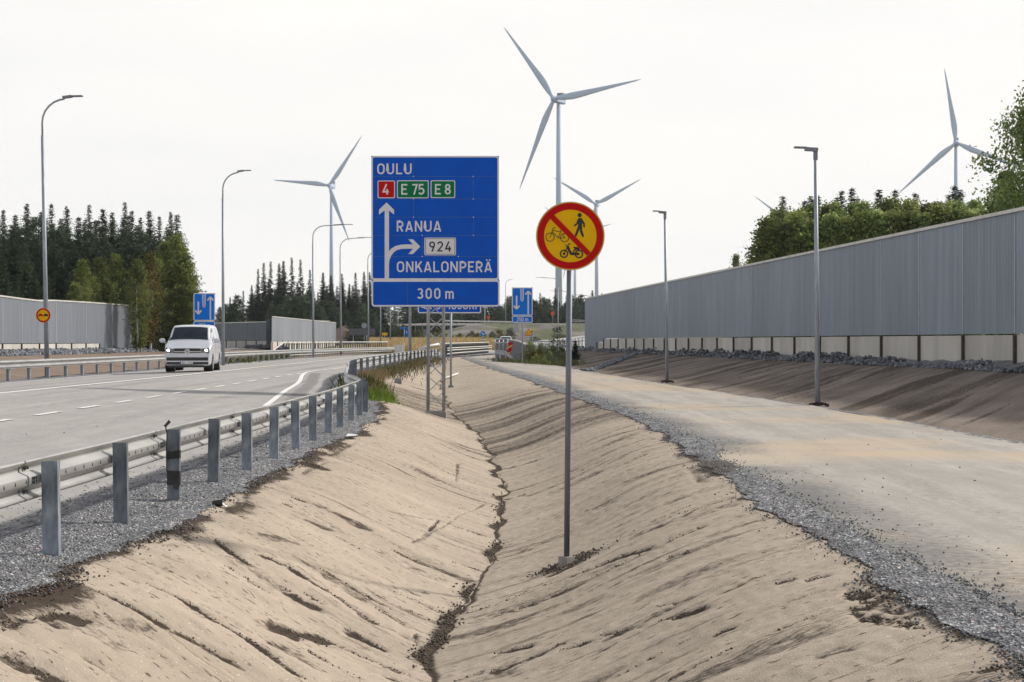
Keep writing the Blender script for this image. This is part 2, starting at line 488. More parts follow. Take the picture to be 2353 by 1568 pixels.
def gravel_mat(name, a, bcol, hi, scale, strength=1.0):
    m, t, b = nmat(name)
    b.inputs['Roughness'].default_value = .85
    tcn = N(t, 'ShaderNodeTexCoord')
    v = N(t, 'ShaderNodeTexVoronoi', Scale=scale); t.links.new(tcn.outputs['Object'], v.inputs[0])
    sp = N(t, 'ShaderNodeSeparateColor'); t.links.new(v.outputs['Color'], sp.inputs[0])
    col = mixc(t, ramp(t, sp.outputs[0], .05, .8), a, bcol)
    col = mixc(t, ramp(t, sp.outputs[1], .84, .9), col, hi)
    col = mixc(t, ramp(t, sp.outputs[2], .95, .97), col, (.22, .10, .06))
    dk = ramp(t, noise(t, 3, 5), .35, .68, (0, 0, 0), (.7, .7, .7))
    col = mixc(t, dk, col, tuple(x * .6 for x in a))
    dust = attr(t, 'dust')
    br = noise(t, 30, 4)
    ma = N(t, 'ShaderNodeMath', operation='MULTIPLY_ADD'); t.links.new(br, ma.inputs[0]); ma.inputs[1].default_value = .8
    t.links.new(dust, ma.inputs[2])
    col = mixc(t, ramp(t, ma.outputs[0], .75, 1.0), col, (.075, .058, .045))
    t.links.new(col, b.inputs['Base Color'])
    bump(t, b, v.outputs['Distance'], strength, .03)
    return m
GRAVEL = gravel_mat('blue_grey_gravel', (.085, .092, .106), (.285, .292, .312), (.62, .62, .61), 48)
def road_mat(name, base, light, tan=None, edge=None):
    m, t, b = nmat(name)
    b.inputs['Roughness'].default_value = .9
    b.inputs['Specular IOR Level'].default_value = .25
    col = mixc(t, ramp(t, noise(t, .9, 6, (1.0, .14, 1), .62), .32, .68), base, light)
    col = mixc(t, ramp(t, noise(t, 3.0, 7, (1, .3, 1), .75), .40, .70, (0, 0, 0), (.75, .75, .75)), col, tuple(x * .74 for x in base))
    col = mixc(t, ramp(t, noise(t, 1.0, 6, (3.2, .10, 1), .6), .45, .7, (0, 0, 0), (.5, .5, .5)), col, tuple(x * .78 for x in base))
    g = noise(t, 45, 3)
    col = mixc(t, ramp(t, g, .35, .7, (0, 0, 0), (.55, .55, .55)), col, tuple(x * .62 for x in base))
    g2 = noise(t, 90, 2)
    col = mixc(t, ramp(t, g2, .6, .72, (0, 0, 0), (.5, .5, .5)), col, tuple(min(1, x * 1.5) for x in light))
    wd = attr(t, 'tan')
    if tan:
        br = noise(t, 2.2, 7, (.22, 1.5, 1))
        ma = N(t, 'ShaderNodeMath', operation='MULTIPLY_ADD'); t.links.new(br, ma.inputs[0]); ma.inputs[1].default_value = 1.0
        t.links.new(wd, ma.inputs[2])
        col = mixc(t, ramp(t, ma.outputs[0], .72, 1.25, (0, 0, 0), (.8, .8, .8)), col, tan)
    dk = attr(t, 'dark')
    if edge:
        ma2 = N(t, 'ShaderNodeMath', operation='MULTIPLY_ADD'); t.links.new(noise(t, 12, 5), ma2.inputs[0]); ma2.inputs[1].default_value = .9
        t.links.new(dk, ma2.inputs[2])
        col = mixc(t, ramp(t, ma2.outputs[0], .70, 1.15), col, edge)
    t.links.new(col, b.inputs['Base Color'])
    bump(t, b, g, .15, .006)
    return m
ASPH = road_mat('dusty_asphalt', (.36, .345, .33), (.45, .43, .412), (.36, .31, .25), (.15, .148, .148))
PATHM = road_mat('dusty_path', (.35, .328, .298), (.505, .470, .428), (.46, .36, .255), (.15, .148, .147))
def disp_gravel(X, Y, S):
    s = S % 1.0
    return ((fbm(X * 5, Y * 5, 21, 3) - .42) * .05 + (vn(X * 22, Y * 22, 22) - .5) * .02) * (.12 + .88 * sst(np.minimum(s, 1 - s), 0, .25))
# ---- gouges, dark soil and clods on the two faces of the ditch (picked off as line segments lying on the slope)
def seg(u0, v0, u1, v1): return (at(u0, v0), at(u1, v1))
GOUGE = []
for (a, b_, c, d_, wd, st) in [
    (490, 1237, 578, 1302, .05, 1), (497, 1243, 560, 1290, .03, .6), (595, 1275, 660, 1300, .03, 1), (660, 1300, 760, 1362, .05, 1), (760, 1362, 868, 1436, .06, .7),
    (650, 1357, 735, 1400, .05, 1.1), (800, 1448, 885, 1494, .05, 1.1), (862, 1395, 938, 1440, .03, .7), (610, 1435, 690, 1462, .10, .8), (690, 1450, 752, 1480, .10, .8), (625, 1470, 745, 1545, .09, .6),
    (90, 1422, 150, 1408, .09, .9), (140, 1412, 205, 1430, .12, .9), (180, 1342, 390, 1443, .025, .9), (390, 1443, 560, 1535, .025, .8), (300, 1275, 470, 1350, .02, .6),
    (370, 1200, 480, 1290, .03, .35), (590, 1232, 690, 1248, .10, .5), (770, 1180, 862, 1222, .05, .6), (880, 1172, 1008, 1196, .07, .5), (1008, 1196, 985, 1222, .03, .7), (985, 1222, 945, 1250, .025, .5),
    (1120, 1155, 1040, 1195, .025, .5), (1040, 1195, 960, 1245, .02, .5), (1052, 1062, 1048, 1112, .03, .6), (712, 1062, 740, 1078, .18, 1.1), (750, 1050, 820, 1012, .06, .6), (690, 1095, 750, 1060, .05, .5),
    (950, 1082, 1045, 1112, .05, .35), (0, 1500, 90, 1548, .07, .7), (90, 1548, 160, 1575, .07, .7), (505, 1165, 600, 1215, .025, .5), (600, 1215, 760, 1300, .02, .4), (830, 1010, 1010, 1072, .02, .6), (860, 985, 1010, 1040, .02, .5),
    (560, 1120, 640, 1085, .05, .5), (0, 1440, 60, 1420, .16, .8), (280, 1300, 330, 1330, .03, .3), (700, 1480, 960, 1480, .05, .3), (955, 1455, 960, 1485, .03, .8), (400, 1380, 820, 1600, .015, .5), (520, 1150, 900, 1330, .015, .5),
    (1700, 1142, 1500, 1205, .02, .7), (1500, 1205, 1345, 1252, .018, .5), (1500, 1257, 1420, 1280, .05, 1.1), (1420, 1280, 1360, 1306, .04, 1), (1360, 1306, 1250, 1345, .03, .7), (1250, 1345, 1060, 1412, .025, .8), (1590, 1266, 1532, 1281, .045, 1),
    (1650, 1150, 1560, 1190, .05, .6), (1560, 1190, 1440, 1240, .03, .6), (1640, 1175, 1520, 1225, .02, .5), (1240, 1384, 1180, 1405, .04, .9), (1620, 1396, 1545, 1420, .045, 1.1), (1545, 1420, 1500, 1432, .03, .7), (1560, 1384, 1502, 1396, .02, .8), (1360, 1473, 1285, 1496, .035, .9),
    (1695, 1440, 1640, 1460, .02, .7), (1165, 1023, 1118, 1033, .05, .9), (1370, 1010, 1180, 1060, .02, .5), (1500, 1060, 1170, 1175, .015, .4), (1600, 1095, 1180, 1220, .015, .4),
    (1315, 1300, 1265, 1322, .08, 1), (1700, 1310, 1500, 1370, .015, .4), (1480, 1440, 1380, 1460, .02, .8), (1230, 1480, 1140, 1500, .03, .8), (1110, 1545, 1040, 1568, .03, .9), (1910, 1320, 1850, 1335, .03, .9), (1830, 1330, 1780, 1340, .03, .8),
    (1590, 1080, 1620, 1110, .1, .6), (2150, 1400, 2110, 1415, .08, .7), (2230, 1460, 2180, 1475, .05, .8), (2300, 1530, 2240, 1540, .05, .8), (1700, 1160, 1600, 1175, .04, .5), (1490, 1010, 1560, 1000, .05, .6), (1440, 1015, 1300, 1050, .012, .4)]:
    try: GOUGE.append((*seg(a, b_, c, d_), wd, st))
    except Exception: pass
rt = random.Random(5)
for q in range(95):                                   # scrapes and smears of damp soil running down both faces
    left = q < 52
    d_ = 1 / rt.uniform(1 / 36.0, 1 / 8.6); s_ = rt.uniform(.02, .9)
    k0, k1 = (9, 10) if left else (11, 10)
    x_ = float(kx(k0, d_)) * (1 - s_) + float(kx(k1, d_)) * s_
    dx, dy = (.76, -.65) if left else (-.93, -.40)
    ln_ = rt.choice((.25, .4, .6, .9, 1.5, 2.4)); ln_ = min(ln_, abs(float(kx(k1, d_)) - x_) / abs(dx) * .95)
    if ln_ < .15: continue
    a_ = Vector((x_, d_, 0)); b_2 = Vector((x_ + dx * ln_, d_ + dy * ln_ + rt.uniform(-.06, .06), 0))
    fat = rt.random() < .25
    GOUGE.append((a_, b_2, rt.uniform(.07, .16) if fat else rt.choice((.012, .016, .022, .035)), rt.uniform(.35, .6) if fat else rt.uniform(.45, .95)))
for r_ in range(7):                                   # a tracked machine's tread print by the gravel
    for q in range(9):
        u0 = 1935 + q * 17 + r_ * 5 + rt.uniform(-4, 4); v0 = 1352 + r_ * 11 + q * 3.2 + rt.uniform(-2, 2)
        if u0 > 2112 or rt.random() < .12: continue
        GOUGE.append((*seg(u0, v0, u0 + rt.uniform(10, 24), v0 + rt.uniform(2, 7)), .022, rt.uniform(.55, 1)))
GOUGE.append((*seg(2040, 1368, 2085, 1392), .14, .55))
def gouges(X, Y, base=.6):
    W = np.zeros_like(X)
    wob = (fbm(X * 3, Y * 1.2, 31, 3) - .5)
    brk = fbm(X * 9, Y * 3, 32, 3)
    for a, b, wd, st in GOUGE:
        ax, ay = a.x, a.y; dx, dy = b.x - ax, b.y - ay
        L2 = dx * dx + dy * dy + 1e-9
        ys = 3.2                                      # the low camera sees slope lengths foreshortened
        mask = (Y > min(ay, b.y) - 3 * wd * ys) & (Y < max(ay, b.y) + 3 * wd * ys)
        if not mask.any(): continue
        xx, yy = X[mask], Y[mask]
        tt = np.clip(((xx - ax) * dx + (yy - ay) * dy) / L2, 0, 1)
        L = math.sqrt(L2)
        px = xx - ax - tt * dx; py = (yy - ay - tt * dy) / (1.0 if L > 1.2 else 1.6)
        dist = np.sqrt(px * px + py * py) + wob[mask] * wd * 1.6
        prof = (1 - sst(dist, wd * .25, wd * 1.3)) * st * sst(np.minimum(tt, 1 - tt) + .05, 0, .2) ** .5
        prof = prof * (.45 + .9 * brk[mask])
        W[mask] = np.maximum(W[mask], prof)
    return W
def wet_left(X, Y, S):
    t = Y + .86 * X
    st = sst(fbm(t * 2.6, X * .55, 41, 4), .56, .74) * .58 * sst(fbm(X * .5, Y * .12, 42, 3), .45, .7)
    st2 = sst(fbm(t * 9, X * .7, 43, 3), .68, .78) * .35
    s = S % 1.0
    dE = s * (kx(10, Y) - kx(9, Y))                   # metres from the gravel
    edge = np.clip(1.15 - dE / (.07 + .55 * fbm(Y * 1.5, Y * 0, 44, 3) ** 1.5), 0, 1) * sst(fbm(Y * .9, X * 3, 45, 3), .28, .5) * 1.0
    dB = (1 - s) * (kx(10, Y) - kx(9, Y))
    bot = np.clip(1 - dB / (.03 + .16 * sst(fbm(Y * 1.1, Y * 0 + 4, 46, 3), .4, .75)), 0, 1) * 1.2
    damp = sst(Y, 41, 46) * (1 - sst(Y, 56, 66)) * (.18 + .5 * fbm(t * 1.6, X * .4, 49, 4))
    return np.maximum.reduce([gouges(X, Y), st, st2, edge, bot, damp])
def wet_right(X, Y, S):
    t = Y - .36 * X
    st = sst(fbm(t * 1.6, X * .5, 51, 4), .58, .76) * .5 * sst(fbm(X * .5, Y * .12, 52, 3), .45, .7)
    st2 = sst(fbm(t * 4.5, X * .6, 53, 3), .70, .78) * .4
    s = S % 1.0
    wdt = kx(11, Y) - kx(10, Y)
    dE = (1 - s) * wdt
    edge = np.clip(1.1 - dE / (.04 + .4 * fbm(Y * 1.5, Y * 0, 54, 3) ** 1.5), 0, 1) * sst(fbm(Y * .9, X * 3, 55, 3), .42, .66) * .85
    bot = np.clip(1 - s * wdt / (.02 + .08 * sst(fbm(Y * 1.1, Y * 0 + 4, 56, 3), .4, .75)), 0, 1)
    damp = sst(Y, 29, 34) * (1 - sst(Y, 48, 62)) * (.10 + .62 * fbm(t * 1.3, X * .3, 59, 4))
    return np.maximum.reduce([gouges(X, Y), st, st2, edge, bot, damp])
def disp_l(X, Y, S):
    s = S % 1.0; e = np.minimum(s, 1 - s); k = sst(e, 0, .06)
    t = Y + .86 * X
    return ((fbm(X * .8, Y * .3, 61, 3) - .5) * .02 + (fbm(t * 5, X * .15, 62, 4) - .5) * .014 + (vn(X * 18, Y * 14, 63) - .5) * .012) * k - gouges(X, Y) * .03 * k
def disp_r(X, Y, S):
    s = S % 1.0; e = np.minimum(s, 1 - s); k = sst(e, 0, .06)
    t = Y - .36 * X
    return ((fbm(X * .8, Y * .3, 61, 3) - .5) * .02 + (fbm(t * 4, X * .15, 65, 4) - .5) * .014 + (vn(X * 18, Y * 14, 66) - .5) * .012) * k - gouges(X, Y) * .03 * k
dn = rows(6, 160, .0032)
strip('ditch_road_side', [9, 10], [110], dn, SAND_L, disp_l, {'wet': wet_left})
strip('ditch_path_side', [10, 11], [110], dn, SAND_R, disp_r, {'wet': wet_right})
dr = rows(6, 240, .006)
strip('gravel_shoulder', [8, 9], [30], dr, GRAVEL, disp_gravel,
      {'dust': lambda X, Y, S: np.clip(1 - (kx(9, Y) - X) / .25, 0, 1) * .35 * sst(fbm(Y * .8, Y * 0, 71, 3), .4, .6)}, lift=.005)
strip('gravel_verge', [11, 12], [24], dr, GRAVEL, disp_gravel,
      {'dust': lambda X, Y, S: np.clip(1 - (X - kx(11, Y)) / .3, 0, 1) * .5 * sst(fbm(Y * .8, Y * 0, 72, 3), .42, .6) + sst(1 - abs(Y - 19.5) / 1.2, 0, .6) * .55}, lift=.006)
def near_seg(X, Y, pts, wd):
    W = np.zeros_like(X)
    for (ax, ay), (bx, by) in zip(pts[:-1], pts[1:]):
        dx, dy = bx - ax, by - ay
        t = np.clip(((X - ax) * dx + (Y - ay) * dy) / (dx * dx + dy * dy), 0, 1)
        W = np.maximum(W, 1 - sst(np.hypot(X - ax - t * dx, (Y - ay - t * dy)), wd * .6, wd))
    return W
NOSE = [(-5.75, 36.5), (-5.95, 38.7), (-6.6, 45.5), (-7.3, 53.6), (-8.3, 62), (-8.75, 66.5), (-8.85, 70), (-8.7, 76), (-8.55, 84)]
NOSE_D = [(x + .45, y) for x, y in NOSE[:6]]
strip('road', [6, 7, 8], [22, 60], rows(8, 250, .006), ASPH,
      lambda X, Y, S: (fbm(X * .6, Y * .25, 81, 3) - .5) * .012,
      {'tan': lambda X, Y, S: (1 - sst(kx(8, Y) - X, 0, 1.3)) * .25 - .2,
       'dark': lambda X, Y, S: np.maximum(near_seg(X, Y, NOSE_D, .30) * .55, np.maximum((1 - sst(kx(8, Y) - X, -.05, .4)) * .6,
                                          .42 * (np.maximum.reduce([1 - sst(np.abs(X - q), .1, .5) for q in (-5.4, -7.3, -9.6, -11.1, -12.6, -14.3)])) * (.4 + fbm(X * .3, Y * .08, 89, 3)) + .2 * (1 - sst(np.abs(Y - 41 - .1 * X + .5 * fbm(X * .6, X * 0, 83, 3)), .2, .9)) * (X > -9)))}, inset=(0, .12))
strip('path', [12, 13], [70], rows(6, 210, .006), PATHM,
      lambda X, Y, S: (fbm(X * .8, Y * .3, 82, 3) - .5) * .02,
      {'tan': lambda X, Y, S: .42 * sst(fbm(X * .22, Y * .22, 84, 4), .48, .66) + .30 * sst(1 - np.abs(Y - 20.6 - .1 * (X - 4) - 1.6 * (fbm(X * .5, Y * .4, 87, 3) - .5)) / 1.2, 0, .9) + .28 * sst(1 - np.abs(Y - 14.4 + .2 * (X - 6)) / 1.2, 0, .9) * sst(X, 4.6, 6) + .25 * sst(1 - np.abs(Y - 29 - .3 * X) / 2.5, 0, .9) + .18,
       'dark': lambda X, Y, S: np.maximum((1 - sst(X - kx(12, Y), .05, 1.5)) * (.32 + .6 * fbm(Y * .8, X * .7, 86, 3)), .34 * np.maximum(1 - sst(np.abs(X - kx(12, Y) - 1.5), .1, .6), 1 - sst(np.abs(X - kx(12, Y) - 3.4), .1, .6)) * (.5 + .8 * fbm(X * .4, Y * .25, 88, 3))) * (1 - .75 * sst(1 - np.abs(Y - 20.3) / 1.3, 0, .6))}, inset=(-.03, .1))
strip('path_gravel_edge', [13, 14], [8], dr, GRAVEL, disp_gravel, {'dust': lambda X, Y, S: .25 * sst(fbm(Y * .5, Y * 0, 73, 3), .45, .6)}, lift=.004)
def wet_bank(X, Y, S):
    t = (Y - 1.87 * X) / 1.5
    st = sst(fbm(t * .9, X * .12, 91, 4), .46, .72) * .62
    st2 = sst(fbm(t * 3.2, X * .2, 92, 3), .56, .70) * .6 * sst(fbm(X * .3, Y * .1, 93, 2), .35, .6)
    top = np.clip(1 - (kx(15, Y) - X) / 1.0, 0, 1) * sst(fbm(Y * 1.2, X, 94, 3), .4, .6) * .45
    return np.maximum.reduce([st, st2, top])
strip('bank', [14, 15], [90], rows(14, 175, .004), SOIL,
      lambda X, Y, S: ((fbm((Y - 1.87 * X) * .6, X * .2, 95, 4) - .5) * .11 + (vn(X * 9, Y * 7, 96) - .5) * .02) * sst(S % 1, 0, .05) * sst(1 - S % 1, 0, .04), {'wet': wet_bank})
strip('stone_strip', [15, 16, 17], [14, 4], rows(16, 175, .005), GRAVEL, lambda X, Y, S: (fbm(X * 2.5, Y * 1.4, 97, 3) - .4) * .3 * sst(S, 0, .3), {'dust': lambda X, Y, S: X * 0})
dl = rows(36, 300, .012)
strip('left_gravel_shoulder', [5, 6], [8], dl, GRAVEL, None, {'dust': lambda X, Y, S: X * 0 + .1})
strip('left_bank', [2, 3, 4, 5], [16, 12, 6], dl, SOILL, lambda X, Y, S: (fbm(X * .8, Y * .8, 98, 4) - .5) * .12 * sst(S, 0, .2), {'wet': lambda X, Y, S: sst(fbm(X * .5, Y * .5, 99, 3), .5, .8) * .3})
strip('left_stone_strip', [1, 2], [8], dl, GRAVEL, lambda X, Y, S: (fbm(X * 2, Y * 1.2, 100, 3) - .4) * .3, {'dust': lambda X, Y, S: X * 0})
# the wide ground sheet, dropped below the worked corridor
GRASSG = pmat('dry_ground', (.23, .18, .085), (.13, .12, .05), .35, .95, 0, .4, None, 6, .35, .65, .05)
FLOOR = pmat('forest_floor', (.06, .055, .03), (.035, .038, .018), .4, .95, 0, .3)
gx = np.array(sorted(set(list(np.linspace(-2300, -75, 20)) + list(np.linspace(-75, 100, 71)) + list(np.linspace(100, 2300, 20)))))
gy = np.array(sorted(set(list(np.linspace(-40, 300, 69)) + list(np.linspace(300, 2080, 20)))))
V = []; Q = []; MI = []
for j, y in enumerate(gy):
    yy = min(max(y, 0), 419); xl, xr = float(kx(0, yy)) - 1, 95
    for x in gx:
        inside = -34 < x < float(kx(17, yy)) - 1.5 and y < 300
        z = H(float(np.clip(x, -69, 89)), yy) if not inside else -1.4
        if y >= 240: z = min(z, .15) if y < 300 and inside else .1
        V.append((x, y, z - .03))
for j in range(len(gy) - 1):
    for i in range(len(gx) - 1):
        a = j * len(gx) + i
        Q.append([a, a + 1, a + 1 + len(gx), a + len(gx)])
        cx = (gx[i] + gx[i + 1]) / 2
        MI.append(0 if (-28 < cx < 60 and gy[j] > 150) else 1)
struct(mesh_obj('ground', V, Q, [GRASSG, FLOOR], None, MI, True))
# far field of dry grass beyond the bridge and the ramp embankment closing the view
def field_pts(x0, x1, y0, y1, nx, ny, zf, name, mat, attrs=None):
    V = []; Q = []
    for j in range(ny + 1):
        for i in range(nx + 1):
            x = x0 + (x1 - x0) * i / nx; y = y0 + (y1 - y0) * j / ny
            V.append((x, y, zf(x, y)))
    for j in range(ny):
        for i in range(nx):
            a = j * (nx + 1) + i
            Q.append([a, a + 1, a + nx + 2, a + nx + 1])
    return struct(mesh_obj(name, V, Q, mat, None, None, True))
def emb_mat():
    m, t, b = nmat('embankment_soil'); b.inputs['Roughness'].default_value = .95
    c = mixc(t, ramp(t, noise(t, .12, 6, (1, 1, 3)), .4, .6), (.105, .094, .088), (.19, .17, .154))
    c = mixc(t, ramp(t, noise(t, .09, 6), .47, .55), c, (.07, .082, .03))
    c = mixc(t, ramp(t, noise(t, .9, 5, (.4, 2, 2)), .58, .7, (0, 0, 0), (.6, .6, .6)), c, (.08, .078, .07))
    t.links.new(c, b.inputs['Base Color']); return m
EMB = emb_mat()
def field_rise(x, y): return 1.05 * sst((np.asarray(y) - 190) / 62, 0, 1) * sst(((-19.5 + np.interp(y, DG, OFF)) - np.asarray(x)) / 5, 0, 1) * sst((np.asarray(x) + 32) / 6, 0, 1)
def embz(x, y):
    a = sst((y - 262) / 40.0, 0, 1); b = 1 - sst((y - 325) / 40, 0, 1)
    e = sst((x + 30) / 26, 0, 1)
    fr_ = float(field_rise(x, min(y, 252)))
    return .05 + fr_ + (4.75 - fr_) * float(a * b * e) + .9 * float(a * b) * (float(fbm(np.array(x * .15), np.array(y * .15), 111, 4)) - .5)
def fieldz(x, y): return .05 + float(field_rise(x, y)) + .15 * (float(fbm(np.array(x * .3), np.array(y * .3), 112, 3)) - .5)
field_pts(-44, 6, 190, 252.5, 60, 50, fieldz, 'field', GRASSG)
field_pts(-45, 140, 252, 375, 150, 90, embz, 'embankment', EMB)
# ------------------------------------------------------------------ lettering: a plain stroke alphabet (cap height 1)
def _O(x0, x1, y0=.07, y1=.93, r=.26): return rrect(x0, y0, x1, y1, min(r, (x1 - x0) / 2), 5)
GL = {
 'O': (.68, [('c', _O(.07, .61))]), 'U': (.68, [[(.07, 1), (.07, .33)] + arc(.34, .33, .27, .26, 180, 360, 10) + [(.61, 1)]]),
 'L': (.56, [[(.07, 1), (.07, .07), (.56, .07)]]),
 'R': (.62, [[(.07, 0), (.07, .93), (.32, .93)] + arc(.32, .69, .23, .24, 90, -90, 10) + [(.10, .45)], [(.30, .44), (.55, 0)]]),
 'P': (.60, [[(.07, 0), (.07, .93), (.32, .93)] + arc(.32, .68, .23, .25, 90, -90, 10) + [(.10, .43)]]),
 'A': (.68, [[(.05, 0), (.33, .97)], [(.35, .97), (.63, 0)], [(.15, .25), (.53, .25)]]),
 'N': (.68, [[(.07, 0), (.07, 1)], [(.08, .97), (.60, .03)], [(.61, 0), (.61, 1)]]),
 'K': (.64, [[(.07, 0), (.07, 1)], [(.57, 1), (.12, .40)], [(.28, .60), (.60, 0)]]),
 'E': (.56, [[(.56, .93), (.07, .93), (.07, .07), (.56, .07)], [(.12, .51), (.48, .51)]]),
 'S': (.60, [arc(.30, .73, .23, .20, 20, 90, 5) + arc(.30, .73, .23, .20, 90, 270, 9)[1:] + arc(.30, .29, .24, .22, 90, -90, 9) + arc(.30, .29, .24, .22, 270, 195, 5)[1:]]),
 'I': (.14, [[(.07, 0), (.07, 1)]]), 'M': (.78, [[(.07, 0), (.07, 1)], [(.08, .96), (.39, .28)], [(.39, .28), (.70, .96)], [(.71, 0), (.71, 1)]]),
 'J': (.52, [[(.45, 1), (.45, .30)] + arc(.24, .30, .21, .23, 0, -170, 9)]), 'C': (.62, [arc(.34, .66, .25, .27, 10, 90, 5) + arc(.34, .66, .27, .27, 90, 180, 5)[1:] + arc(.34, .34, .27, .27, 180, 270, 5) + arc(.34, .34, .25, .27, 270, 350, 5)[1:]]),
 '0': (.58, [('c', _O(.07, .51, r=.22))]), '2': (.58, [arc(.29, .70, .22, .23, 170, 0, 9) + arc(.29, .70, .22, .25, 0, -40, 4)[1:] + [(.08, .07), (.54, .07)]]),
 '3': (.56, [arc(.26, .72, .21, .21, 150, -90, 12), arc(.26, .29, .23, .22, 90, -150, 12)]),
 '4': (.60, [[(.36, 1), (.06, .27), (.58, .27)], [(.42, .52), (.42, 0)]]),
 '5': (.56, [[(.48, .93), (.12, .93), (.10, .52), (.14, .56)] + arc(.27, .33, .24, .26, 100, -150, 12)]),
 '7': (.54, [[(.04, .93), (.48, .93), (.20, 0)]]),
 '8': (.58, [('c', arc(.29, .73, .19, .20, 0, 340, 14)), ('c', arc(.29, .28, .22, .21, 0, 340, 14))]),
 '9': (.58, [('c', arc(.29, .69, .22, .24, 0, 340, 14)), [(.50, .63), (.28, 0)]]),
 'm': (.80, [[(.07, 0), (.07, .72)], [(.08, .52)] + arc(.24, .50, .16, .17, 150, 0, 7) + [(.40, 0)], [(.41, .50)] + arc(.57, .50, .16, .17, 150, 0, 7) + [(.73, 0)]]),
 '-': (.34, [[(.03, .47), (.31, .47)]]), ' ': (.30, []),
}
def text(mb, s, x0, x1, y0, h, fr, d, mi=0, sw=.145):
    # writes s between x0 and x1 with base line y0 and cap height h (frame units)
    ws = [GL['A' if c == 'Ä' else c][0] for c in s]
    gaps = max(1, len(s) - 1)
    g = ((x1 - x0) - sum(ws) * h) / gaps if len(s) > 1 else 0
    x = x0; k = 0
    for c, wd in zip(s, ws):
        for st in GL['A' if c == 'Ä' else c][1]:
            cl = isinstance(st, tuple); pts = st[1] if cl else st
            mb.ribbon([(x + px * h, y0 + py * h) for px, py in pts], sw * h, fr, d + .0006 * (k % 4), mi, cl); k += 1
        if c == 'Ä':
            for q in (.20, .48): mb.flat([(x + q * h + .075 * h * math.cos(a * .785), y0 + 1.13 * h + .075 * h * math.sin(a * .785)) for a in range(8)], fr, d, mi)
        x += wd * h + g
def facing(a, b, Ym=None):
    pass
# ------------------------------------------------------------------ big direction sign on its lattice mast
DS = 45.7
us = DS / F / (2.375 * 1.7408)
def sgn(zx, zy):      # reading of the sign face -> metres in the sign's own frame (x right, z up, from its mast foot)
    u = (1460 + zx / 2.375) / 1.7408; v = (600 + zy / 2.375) / 1.7408
    return ((u - 1000.5) / F * DS, (CV - v) / F * DS)
foot = P(1000.5, 948, DS); foot.z = H(foot.x, foot.y)
dz0 = CAMZ - foot.z
sign = thing('direction_sign', 'big blue direction sign reading OULU and ONKALONPERÄ on a lattice mast in the ditch', 'road sign', foot)
frS = ((0, 0, dz0), (1, 0, 0), (0, 0, 1), (0, -1, 0))
def S2(zx, zy): return sgn(zx, zy)
def poly(pts): return [S2(*p) for p in pts]
x0, z1 = S2(60, 58); x1, z0 = S2(1273, 1236)
mb = MB(); mb.prism([(x0, z0), (x1, z0), (x1, z1), (x0, z1)], frS, -.03, .0)
board = mb.build('sign_board', [BLUE], sign)
mb = MB(); mb.prism(poly([(62, 1492), (1279, 1492), (1279, 1238), (62, 1238)]), frS, -.03, .0)
plate = mb.build('distance_plate', [BLUE], sign)
def frame(parent, a, b, wd, r, name='border', fr=frS, S=S2, mats=None, d=.003):
    xa, zb = S(*a); xb, za = S(*b)
    m = MB(); m.ribbon(rrect(xa, za, xb, zb, r, 6), wd, fr, d, 0, True)
    return m.build(name, mats or [WHITE], parent)
frame(board, (67, 65), (1266, 1228), .045, .07); frame(plate, (70, 1246), (1272, 1482), .045, .07)
h = 102 * us
for s, xa, xb, yb in (("OULU", 117, 443, 232), ("RANUA", 302, 722, 777), ("ONKALONPERÄ", 303, 1205, 1162)):
    mb = MB(); (ax, ay), (bx, _) = S2(xa, yb), S2(xb, yb); text(mb, s, ax, bx, ay, h, frS, .003)
    mb.build('place_name', [WHITE], board)
for s, xa, xb in (("300", 497, 716), ("m", 763, 850)):
    mb = MB(); (ax, ay), (bx, _) = S2(xa, 1415), S2(xb, 1415); text(mb, s, ax, bx, ay, 100 * us, frS, .003)
    mb.build('distance_number' if s != 'm' else 'distance_unit', [WHITE], plate)
mb = MB()
mb.flat(poly([(187, 1222), (228, 1222), (228, 575), (276, 615), (276, 570), (205, 500), (133, 570), (133, 615), (187, 575)][::-1]), frS, .003)
mb.ribbon(poly([(208, 1085), (213, 1040), (232, 995), (262, 955), (300, 932), (345, 921), (400, 919), (460, 919)]), 41 * us, frS, .0042)
mb.flat(poly([(455, 898), (412, 850), (456, 850), (525, 919), (456, 990), (412, 990), (455, 940)][::-1]), frS, .0036)
mb.build('arrow', [WHITE], board)
def route(rect, matl, s, tx, lm, bm, outer=None, parent=board):
    a, b = rect; xa, zb = S2(*a); xb, za = S2(*b)
    m = MB(); m.flat(rrect(xa, za, xb, zb, .04, 5), frS, .003, 0)
    m.flat(rrect(xa + .024, za + .024, xb - .024, zb - .024, .03, 5), frS, .0045, 1)
    if outer: m.flat(rrect(xa + .038, za + .038, xb - .038, zb - .038, .025, 5), frS, .006, 0)
    (p, q), (r_, _) = S2(tx[0], tx[2]), S2(tx[1], tx[2])
    text(m, s, p, r_, q, (tx[2] - tx[3]) * us, frS, .0075, 2)
    return m.build('route_shield', [bm, matl, lm], parent)
route(((120, 292), (285, 460)), REDS, "4", (168, 236, 426, 325), WHITE, WHITE)
route(((304, 290), (605, 460)), GREENS, "E 75", (345, 563, 426, 325), WHITE, WHITE)
route(((624, 290), (857, 458)), GREENS, "E 8", (665, 815, 424, 325), WHITE, WHITE)
route(((564, 834), (864, 1002)), BLACKS, "924", (610, 820, 967, 870), BLACKS, WHITE, True)
mb = MB()
for zy in (253, 467, 640, 813, 1013):
    mb.ribbon([S2(62, zy), S2(1272, zy)], .009, frS, .0018)
